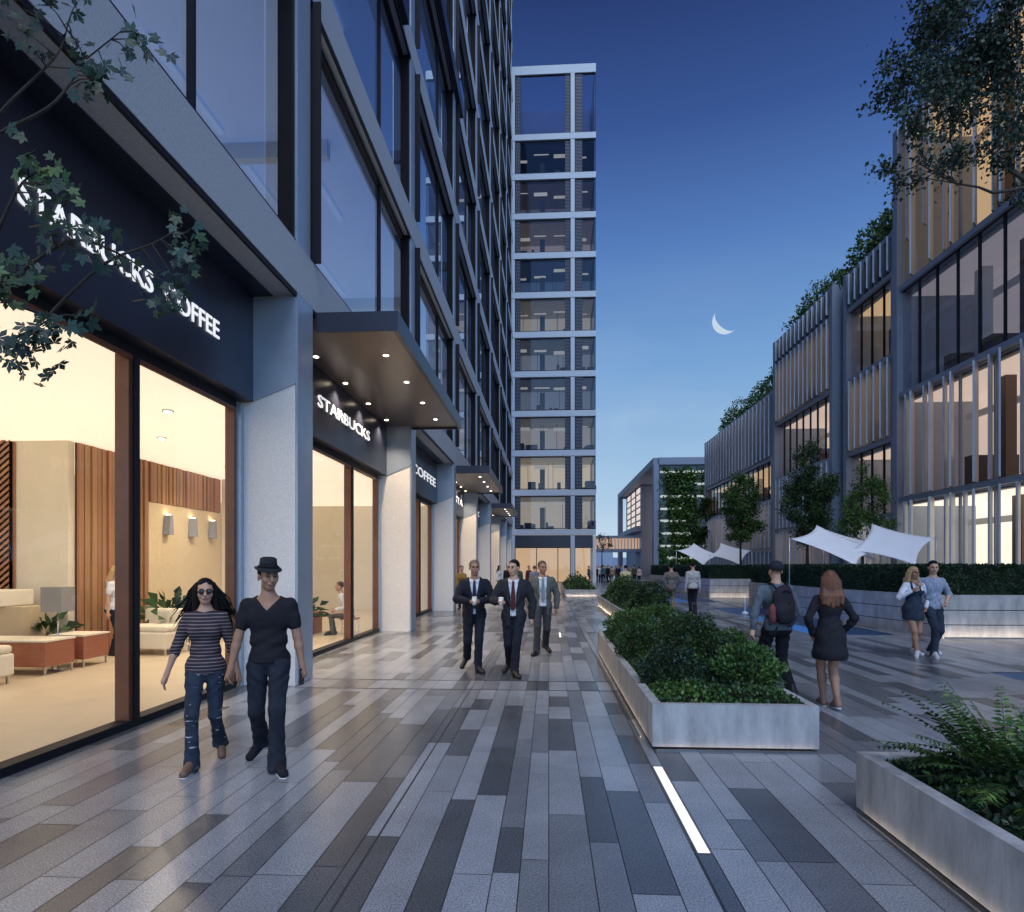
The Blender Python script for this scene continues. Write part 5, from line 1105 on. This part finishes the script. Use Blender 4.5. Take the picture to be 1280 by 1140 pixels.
        for (zz, w) in ((zt, .020), (zt - .045, .016), (zt - .05, .020), (hipz + .25, .034), (hipz + .10, .036), (hipz + .065, .004)): pts.append((zz, w))
        i0 = 0; vv = []
        for (zz, w) in pts:
            yy = fy(zz) - .014; vv += [(-w, yy + .004, zz), (w, yy + .004, zz), (w, yy - .006, zz), (-w, yy - .006, zz)]
        ff = []
        for q in range(len(pts) - 1):
            for e in range(4): r_ = (e + 1) % 4; ff.append((4 * q + e, 4 * q + r_, 4 * q + 4 + r_, 4 * q + 4 + e))
        b.add(vv, ff, smooth=False); b.build('tie', tiem or NAVY, t, world=False)
        b = MB()
        for sd in (-1, 1):
            c0 = max(.02, open_ * .8)
            V_ = [(sd * .074, fy(zt) + .012, zt), (sd * .118, fy(zt) + .0, zt - .10), (sd * (c0 + .055), fy(hipz + .24) - .022, hipz + .24), (sd * (c0 - .004), fy(hipz + .12) - .018, hipz + .11), (sd * (c0 + .012), fy(hipz + .25) - .024, hipz + .25)]
            b.poly(V_ if sd > 0 else V_[::-1])
        lp = b.build('lapel', topm, t, world=False); md = lp.modifiers.new('thick', 'SOLIDIFY'); md.thickness = .006
        b = MB()
        for sd in (-1, 1): b.poly([(sd * .018, fy(zt) - .018, zt + .012), (sd * .055, fy(zt) + .02, zt + .03), (sd * .062, fy(zt) + .005, zt - .015), (sd * .035, fy(zt) - .028, zt - .045)])
        b.build('collar', WHITES, t, world=False)
    if top == 'overall':
        S = SDF(.03); torso(S); S.p = [(a, b, (c + .024 if a == 'e' else c), (d + .024 if a == 'c' else d), (e + .024 if a == 'c' else e), k) for (a, b, c, d, e, k) in S.p]; S.cap((0, .01, hipz), (0, .01, hipz - .16), .165, .19, .05)
        S.post.append(fold(.004, 26)); S.clip(lambda P: (hipz - .22) - P[..., 2]); S.clip(lambda P: P[..., 2] - np.where((np.abs(np.abs(P[..., 0]) - .07) < .018), shz + .06, hipz + .36)); put(S, 'overall_dress', legm)
    # ---- shoes
    if shoes is not None:
        for (a, hl, tp) in feet:
            S = SDF(.015); S.cap(hl + Vector((0, 0, .0)), tp, .042, .038); S.cap(a + Vector((0, .01, -.01)), hl, .042, .042); S.cap(a + Vector((0, -.012, .0)), tp, .041, .032); S.cap(a + Vector((0, 0, .03)), a, .041, .041); V, Q = S.mesh(.012 if res < .02 else .02); b = MB(); b.add(V, Q)
            sh = b.build('shoe', shoes, t, world=False)
            if res < .02 and shoes is not SHOE:
                d = (tp - hl).normalized(); b = MB(); S = SDF(.01); S.cap(hl + Vector((0, 0, -.022)), tp + Vector((0, 0, -.014)), .040, .038); zc_ = min(hl.z, tp.z); nrm = d.cross(Vector((1, 0, 0))); nrm = nrm if nrm.z > 0 else -nrm; nn = np.array(nrm); hh = np.array(hl); S.clip(lambda P: (P - hh) @ nn + .022); V, Q = S.mesh(.01); b.add(V, Q); b.build('sole', SOLE, t, world=False)
    # ---- hair
    hr = max(.007, res * .55)
    if hair:
        S = SDF(.015); S.ell(hp((0, .022, .045)), np.array((.083, .098, .088)) * hs, RHn); Ri = np.array(RH); hcn = np.array(hc)
        S.post.append(lambda P: .003 * np.sin(P[..., 0] * 160 + P[..., 2] * 60) * np.sin(P[..., 1] * 120))
        if hair in ('short', 'bald'): S.clip(lambda P: (lambda q: np.maximum(-.040 - q[..., 2] - .3 * (q[..., 1] - .02) * (q[..., 1] > 0) , np.where(q[..., 1] < -.035, .062 - q[..., 2] - .18 * (q[..., 1] + .035), np.where(q[..., 1] < .01, -.02 - q[..., 2] * 1 - .9 * (q[..., 1] + .0), -1))))((P - hcn) @ Ri))
        else:
            S.clip(lambda P: (lambda q: np.where(q[..., 1] < -.03, np.minimum(.060 - q[..., 2], .058 - np.abs(q[..., 0])), -1))((P - hcn) @ Ri))
            L_ = {'long': .42, 'mid': .30}[hair]; back = 1
            for i in (-2, -1, 0, 1, 2):
                p0 = hp((i * .034, .055 - .012 * abs(i), .02)); p1 = Vector((i * .052, lean * .5 + .085, shz + .02)); p2 = Vector((i * .056, lean * .4 + .115, shz + .19 - L_ + .02 * abs(i)))
                S.cap(p0, p1, .042, .046); S.cap(p1, p2, .046, .022)
            for i in (-1, 1): S.cap(hp((i * .072, .01, .02)), Vector((i * .095, .02 + lean * .5, shz - .02)), .026, .036)
            if hair == 'long':
                for i in (-1, 1): S.cap(Vector((i * .095, .02 + lean * .5, shz - .02)), Vector((i * .125, -.045 + lean * .4, shz - .17)), .040, .022)
        V, Q = S.mesh(hr); b = MB(); b.add(V, Q)
        if hair in ('long', 'mid') and res < .02:
            r = random.Random(3)
            for i in range(260 if hair == 'long' else 150):
                a = r.uniform(-1.5, 1.5) if hair == 'mid' else r.uniform(-2.4, 2.4); fr = abs(a) > 1.25
                p = hp((.074 * math.sin(a), .035 + .075 * math.cos(a), r.uniform(-.02, .09))); sx = math.sin(a); o = .0 if hair == 'mid' else .14 * r.random() ** 2
                p1 = Vector((.125 * sx + sx * o * .5, .06 + .045 * math.cos(a), shz + r.uniform(0, .12) + o * .4)); p2 = Vector((.15 * sx + sx * o * 1.2, .08 * math.cos(a) + .02 + r.uniform(-.02, .03), shz - .05 - r.random() * (L_ - .2) + o)); 
                b.tube([tuple(p), tuple(p.lerp(p1, .5) + Vector((sx * .02, .012, 0))), tuple(p1), tuple(p2)], [.007, .009, .008, .002], 4)
        b.build('hair', hairm, t, world=False)
    if hat == 'trilby':
        b = MB(); n = 20
        for (r0, z0_, r1, z1_) in ((.132, .070, .088, .078), (.088, .078, .080, .155), (.080, .155, .050, .168)):
            i0 = len(b.v)
            for (rr_, zz) in ((r0, z0_), (r1, z1_)):
                for q in range(n): a = 2 * PI * q / n; b.v.append(tuple(hp((rr_ * .84 * math.cos(a), .012 + rr_ * 1.05 * math.sin(a), zz - (.03 * max(0, -math.sin(a)) if rr_ == .132 else 0) + (.012 if rr_ == .132 and math.sin(a) > .3 else 0)))))
            for q in range(n): r_ = (q + 1) % n; b.f.append((i0 + q, i0 + r_, i0 + n + r_, i0 + n + q)); b.m.append(0); b.sm.append(True)
        b.poly([tuple(hp((.050 * .84 * math.cos(2 * PI * q / n), .012 + .0525 * math.sin(2 * PI * q / n), .160))) for q in range(n)])
        o = b.build('hat', cloth('hat_felt', (.02, .02, .026)), t, world=False); md = o.modifiers.new('thick', 'SOLIDIFY'); md.thickness = .004
        b = MB(); b.tube([tuple(hp((.0765 * math.cos(a), .012 + .0955 * math.sin(a), .088))) for a in [2 * PI * q / 20 for q in range(21)]], .009, 6); b.build('hat_band', BLK, o, world=False)
    if hat == 'cap':
        S = SDF(.01); S.ell(hp((0, .02, .045)), (.092, .108, .088), RHn); Ri = np.array(RH); hcn = np.array(hc); S.clip(lambda P: (lambda q: .012 - q[..., 2])((P - hcn) @ Ri)); put(S, 'cap', cloth('cap_dark', (.018, .022, .035)), .009)
        S = SDF(.01); S.ell(hp((0, -.13, .03)), (.065, .07, .012), RHn); put(S, 'cap_peak', MATS['cap_dark'], .009)
    if hat == 'glasses':
        b = MB()
        for i in (-1, 1): b.ball(hp((i * .031, -.098, .002)), (.027, .010, .023), 0, 12, 8); b.tube([hp((i * .056, -.088, .010)), hp((i * .080, -.01, .004))], .003, 5)
        b.tube([hp((-.012, -.104, .012)), hp((.012, -.104, .012))], .003, 5); b.build('sunglasses', mat('black_lens', (.01, .01, .012), .1), t, world=False)
    t.scale = (s, s, s)
    t['_j'] = 0; del t['_j']
    t_ = dict(root=t, wr=Wr, el=El, s=s, sh=Sh, hc=hc, shz=shz, hipz=hipz); return t_
def wpt(P, v):                                        # local point of a person -> world
    r = P['root']; v = Vector(v) * P['s']; return Matrix.Rotation(r.rotation_euler[2], 3, 'Z') @ v + Vector(r.location)
def gxy(u, v): return gp(u, v)
# ---- couple walking hand in hand
x, y = gp(257, 955); Wm = person('woman in striped top, ripped jeans and sunglasses with long black hair', x, y, .32, 1.60, True, SKIN, hipz=.912, ank=((-.075, -.21, .085), (.085, .27, .16)), toe_out=.03, wrist=((-.335, -.02, .83), (.28, .03, .83)), pole=((-.5, .8, 0), (.6, .7, 0)), top='shirt', topm=STRIPE, sleeve='elbow', hem=.86, legm=DENIMR, shoes=mat('tan_sandal', (.16, .085, .055), .6), hair='long', hairm=HB, hat='glasses', head=(.18, 0), res=.012, flare=.022, group='couple in front of the first pier', curl=.7)
x, y = gp(336, 955); Mn = person('man in black hat, dark v-neck shirt and jeans holding a phone, walking hand in hand', x, y, .26, 1.74, False, SKINT, hipz=.912, ank=((-.10, .26, .16), (.10, -.23, .085)), wrist=((-.30, -.05, .83), (.285, -.02, .80)), pole=((-.6, .7, 0), (.7, .7, 0)), head=(.45, .06), top='tee', topm=BLK, hem=.88, legm=DENIMD, shoes=cloth('black_trainer', (.014, .014, .02)), hair='short', hairm=HB, hat='trilby', res=.012, flare=.012, group='couple in front of the first pier', curl=1.1)
rips = MB(); r = random.Random(2)
def rip(P, leg, nm):
    b = MB()
    for i in range(9):
        xx = (-.09 if leg == 0 else .085) + r.uniform(-.035, .035); zz = r.uniform(.42, .70); yy = -.10 - (.07 if leg == 0 else -.06) * (.9 - zz) / .8 - .0; b.box(xx - r.uniform(.012, .03), xx + .01, yy - .012, yy - .004, zz, zz + .006)
    return b
ph = wpt(Mn, Mn['wr'][1] + Vector((.0, -.03, -.09))); t = MB().box(ph.x - .008, ph.x + .008, ph.y - .035, ph.y + .035, ph.z - .07, ph.z + .07).build('phone', mat('phone_black', (.01, .01, .012), .2)); tag(t, 'black phone in the hand of the man with the hat', 'phone')
# ---- three men in suits
def cup(P, pt, label):
    c = wpt(P, pt); t = thing('paper_cup', label, 'cup', tuple(c), group='paper coffee cups held by the suited men')
    MB().lathe(tuple(c), [(.028, 0), (.038, .115)], 14).build('cup', mat('cup_white', (.75, .73, .68), .6), t); MB().lathe(tuple(c), [(.041, .116), (.041, .124), (.034, .132)], 14).build('lid', mat('cup_lid', (.8, .8, .8), .4), t)
x, y = gp(593, 838); S1 = person('man in navy suit and dark tie holding a paper cup with both hands', x, y, .12, 1.80, False, SKINT, hipz=.912, ank=((-.12, .30, .20), (.05, -.18, .085)), wrist=((-.075, -.26, 1.10), (.085, -.26, 1.10)), pole=((-1, .45, -.3), (1, .45, -.3)), head=(.15, 0), top='jacket', topm=NAVY, legm=NAVY, tiem=cloth('tie_navy', (.02, .025, .06)), hairm=HGR, res=.013, group='three suited men walking', extra=(.018,)); cup(S1, (.0, -.315, 1.05), 'white paper cup held in both hands by the man in the navy suit')
x, y = gp(642, 843); S2 = person('man in charcoal suit and dark red tie holding a paper cup in one hand', x, y, .0, 1.80, False, SKIN, hipz=.912, ank=((-.07, .24, .15), (.02, -.22, .085)), wrist=((-.20, -.27, 1.12), (.27, -.02, .86)), pole=((-.6, .8, -.4), (1, .6, 0)), head=(-.45, 0), top='jacket', topm=CHAR, legm=NAVY, tiem=cloth('tie_red', (.09, .02, .025)), hairm=HB, res=.013, group='three suited men walking', extra=(.045,), bulk=1.05); cup(S2, (-.165, -.335, 1.06), 'white paper cup held by the man in the charcoal suit')
x, y = gp(678, 817); S3 = person('man in pale grey jacket, grey tie and dark trousers walking behind the other two', x, y, .1, 1.80, False, SKINT, hipz=.912, ank=((-.13, -.20, .085), (.07, .22, .15)), wrist=((-.25, -.02, .86), (.26, -.04, .86)), pole=((-1, .6, 0), (1, .6, 0)), head=(.25, 0), top='jacket', topm=GREYS, legm=GREYP, tiem=cloth('tie_grey', (.20, .24, .25)), hairm=HBR, res=.014, group='three suited men walking', extra=(.07,))
# ---- couple seen from behind
x, y = dp(970, 8.2); BP = person('man with cap and dark backpack in grey-blue jacket, seen from behind', x, y, PI + .12, 1.77, False, SKIN, hipz=.912, ank=((-.1, .22, .14), (.1, -.2, .085)), wrist=((-.22, -.10, .88), (.36, .12, .88)), pole=((-.8, .6, 0), (1, .5, 0)), top='shirt', topm=cloth('jacket_teal', (.13, .17, .19), (.05, .06, .09), 4), sleeve='long', hem=.86, legm=BLK, hairm=HBR, hat='cap', res=.013, group='couple walking away past the central planter', bulk=1.08)
bk = thing('backpack', 'dark backpack with red patterned corner worn by the man in the cap', 'backpack', tuple(wpt(BP, (0, .19, 1.0)))); bk.rotation_euler = BP['root'].rotation_euler
S = SDF(.03); S.ell((.0, 0, .20), (.145, .085, .25)); S.ell((0, .05, .08), (.125, .07, .13)); S.post.append(lambda P: .006 * np.sin(P[..., 2] * 30 + P[..., 0] * 10)); V, Q = S.mesh(.013); m_ = MB(); m_.add(V, Q); m_.build('bag', cloth('bag_dark', (.022, .02, .028)), bk, world=False)
m_ = MB(); m_.tube([(.05, .07, .35), (0, .09, .39), (-.05, .07, .35)], .008, 6); m_.box(-.05, -.02, .10, .112, .22, .235); m_.build('handle', BLK, bk, world=False)
for sd in (-1, 1): MB().tube([(sd * .09, -.02, .40), (sd * .10, -.11, .46), (sd * .11, -.24, .44), (sd * .12, -.32, .25), (sd * .13, -.20, .05), (sd * .12, -.06, .02)], .016, 6).build('strap', BLK, bk, world=False)
S = SDF(.02); S.ell((.135, .0, .08), (.05, .06, .13)); V, Q = S.mesh(.012); m_ = MB(); m_.add(V, Q); m_.build('side_pocket', mat('pocket_red', (.30, .07, .06), .8, col2=(.03, .02, .03), nscale=22), bk, world=False)
x, y = gp(1037, 884); person('woman in short black dress with long copper hair, seen from behind', x, y, PI - .08, 1.64, True, SKINT, ank=((-.035, .16, .12), (.035, -.12, .085)), toe_out=0, wrist=((-.19, -.10, .95), (.19, -.06, .92)), pole=((-.8, .6, 0), (.8, .6, 0)), top='dress', topm=BLK, sleeve='long', hem=.62, legs=None, shoes=mat('nude_shoe', (.25, .13, .09), .5), hair='mid', hairm=HRED, res=.013, group='couple walking away past the central planter')
# ---- couple with arms around each other
x, y = gp(1142, 820); person('blonde woman in white blouse and denim pinafore beside the man in a plaid shirt', x, y, -.1, 1.68, True, SKINT, ank=((-.01, -.16, .085), (.07, .16, .12)), wrist=((-.10, -.16, 1.28), (.20, -.05, .95)), pole=((-.8, .2, -.8), (.8, .6, 0)), head=(.3, 0), top='overall', legm=DENIM, legs=None, sleeve='long', shoes=SHOEW, hair='mid', hairm=HBL, res=.014, group='embracing couple before the terrace wall')
x, y = gp(1166, 820); person('bearded man in plaid shirt and blue jeans with his arm round the blonde woman', x, y, .15, 1.80, False, SKIN, hipz=.912, ank=((-.10, -.16, .085), (.12, .20, .13)), wrist=((-.36, -.04, 1.33), (.16, -.12, .98)), pole=((-.4, .8, .1), (1, .5, 0)), head=(-.4, .1), top='shirt', topm=PLAID, sleeve='elbow', hem=.86, legm=DENIM, shoes=SHOEW, hairm=HB, res=.014, group='embracing couple before the terrace wall')
# ---- men walking away across the plaza
x, y = gp(866, 768); person('man in pale shirt and dark trousers walking away beyond the planters', x, y, PI, 1.82, False, SKIN, ank=((-.05, .12, .1), (.04, -.1, .085)), top='shirt', topm=cloth('shirt_pale', (.42, .40, .40)), sleeve='long', hem=.86, legm=BLK, hairm=HB, res=.02, group='men walking away across the plaza')
P_ = person('man in grey jacket and tan trousers walking away beyond the planters', *dp(839, 23.5), PI, 1.76, False, SKIN, ank=((-.05, .12, .1), (.06, -.1, .085)), wrist=((-.20, -.05, .92), (.20, -.05, .92)), pole=((-1, .5, 0), (1, .5, 0)), top='shirt', topm=cloth('jacket_brown', (.16, .14, .13)), sleeve='long', hem=.80, legm=cloth('trousers_tan', (.20, .16, .12)), hairm=HB, res=.02, group='men walking away across the plaza', bulk=1.1)
person('man in pale yellow shirt walking away past the second planter', *dp(782, 29), PI, 1.72, False, SKIN, top='shirt', topm=cloth('shirt_yellow', (.55, .50, .30)), sleeve='long', hem=.80, legm=GREYP, hairm=HB, res=.022, group='men walking away across the plaza', bulk=1.15)
# ---- distant people
far = [(746, 66, 'black', BLK, BLK, 1), (751, 64, 'pale', WHITES, BLK, 0), (756, 67, 'dark red', cloth('c_red', (.12, .03, .03)), BLK, 1), (760, 63, 'black suit', BLK, BLK, 0), (765, 64, 'sand-coloured', cloth('c_sand', (.35, .24, .15)), cloth('c_sand2', (.30, .2, .13)), 0), (769, 66, 'brown', cloth('c_brown', (.14, .08, .05)), BLK, 1), (773, 63, 'dark blue', NAVY, NAVY, 0), (793, 58, 'olive', cloth('c_olive', (.06, .07, .03)), BLK, 1), (799, 57, 'pink-white', cloth('c_pinkw', (.5, .38, .36)), NAVY, 1),
       (736, 62, 'slate', cloth('c_slate', (.08, .09, .12)), BLK, 0)]
far += [(u, d, c, tm, lm, fm) for (u, d, c, tm, lm, fm) in [(748, 70, 'cream', WHITES, NAVY, 1), (754, 61, 'teal', cloth('c_teal', (.04, .12, .13)), BLK, 0), (758, 72, 'rust', cloth('c_rust', (.22, .07, .03)), BLK, 1), (763, 70, 'grey', GREYS, BLK, 0), (771, 72, 'plum', cloth('c_plum', (.10, .03, .08)), BLK, 1), (777, 66, 'light blue', cloth('c_lblue', (.25, .32, .45)), NAVY, 0), (788, 64, 'khaki', cloth('c_khaki', (.20, .17, .09)), BLK, 0)]]
for i, (u, d, c, tm, lm, fm) in enumerate(far):
    x, y = dp(u, d); person('small distant person in %s top under the footbridge' % c if i not in (7, 8) else 'small distant person in %s top right of the man in yellow' % c, x, min(y, 82), (0, PI, .7, -.8, PI, 1.2, 0, PI, PI, 2)[i % 10], 1.62 + .05 * (i % 4), bool(fm), SKIN, ank=((-.07, .08, .09), (.07, -.08, .085)), top='shirt', topm=tm, sleeve='long', hem=.84, legm=lm, hairm=(HB, HBR, HBL, HB)[i % 4], res=.03, group='distant people at the end of the plaza')
near_far = [(577, 24.6, 'mustard top by the third stone pier', cloth('c_mustard', (.35, .20, .04)), BLK, 1, HB), (624, 36, 'white top and black skirt with long dark hair near the far shops', WHITES, BLK, 1, HB), (634, 40, 'black clothes near the far canopy', BLK, BLK, 0, HBR), (648, 34, 'green jacket behind the suited men', cloth('c_green', (.06, .09, .07)), BLK, 0, HBR), (661, 40, 'dark red clothes before the end tower', cloth('c_wine', (.10, .03, .03)), BLK, 1, HB), (668, 30, 'blue-grey jacket just behind the man in the grey jacket', cloth('c_bluegrey', (.14, .16, .22)), GREYP, 0, HBR)]
for i, (u, d, c, tm, lm, fm, hm) in enumerate(near_far):
    x, y = dp(u, d); person('distant person in %s' % c, x, y, (.3, 1.2, 0, PI, .5, PI)[i], 1.70, bool(fm), SKIN, ank=((-.06, .1, .1), (.06, -.1, .085)), top='shirt', topm=tm, sleeve='long', hem=.82, legm=lm, hairm=hm, hair='mid' if i == 1 else 'short', res=.024, group='people further down the walkway')
# ---- people inside the shops
x, y = dp(144, 12.0); person('blonde woman in white top standing in the shop before the timber panelling', x, y, PI / 2, 1.70, True, SKIN, top='shirt', topm=WHITES, sleeve='short', hem=.84, legm=DENIMD, hair='mid', hairm=HBL, res=.02)
x, y = -4.95, 15.4; st_ = thing('stool', 'low stool under the seated person in the second shop', 'stool', (x, y + .12, 0)); MB().box(x - .2, x + .2, y - .08, y + .32, .36, .40).build('seat', WOODT, st_, bevel=.01)
for a in (-.16, .16):
    for b in (-.04, .28): MB().box(x + a - .015, x + a + .015, y + b - .015, y + b + .015, .006, .36).build('leg', MATS['chrome'], st_)
person('person in white shirt and grey trousers sitting on a stool in the second shop', x, y, -1.2, 1.72, False, SKIN, hipz=.50, ank=((-.12, -.36, .085), (.12, -.40, .085)), wrist=((-.12, -.32, .62), (.12, -.32, .62)), lean=-.35, top='shirt', topm=WHITES, sleeve='long', hem=.44, legm=GREYS, hairm=HBR, res=.016)
#PEOPLE-END#
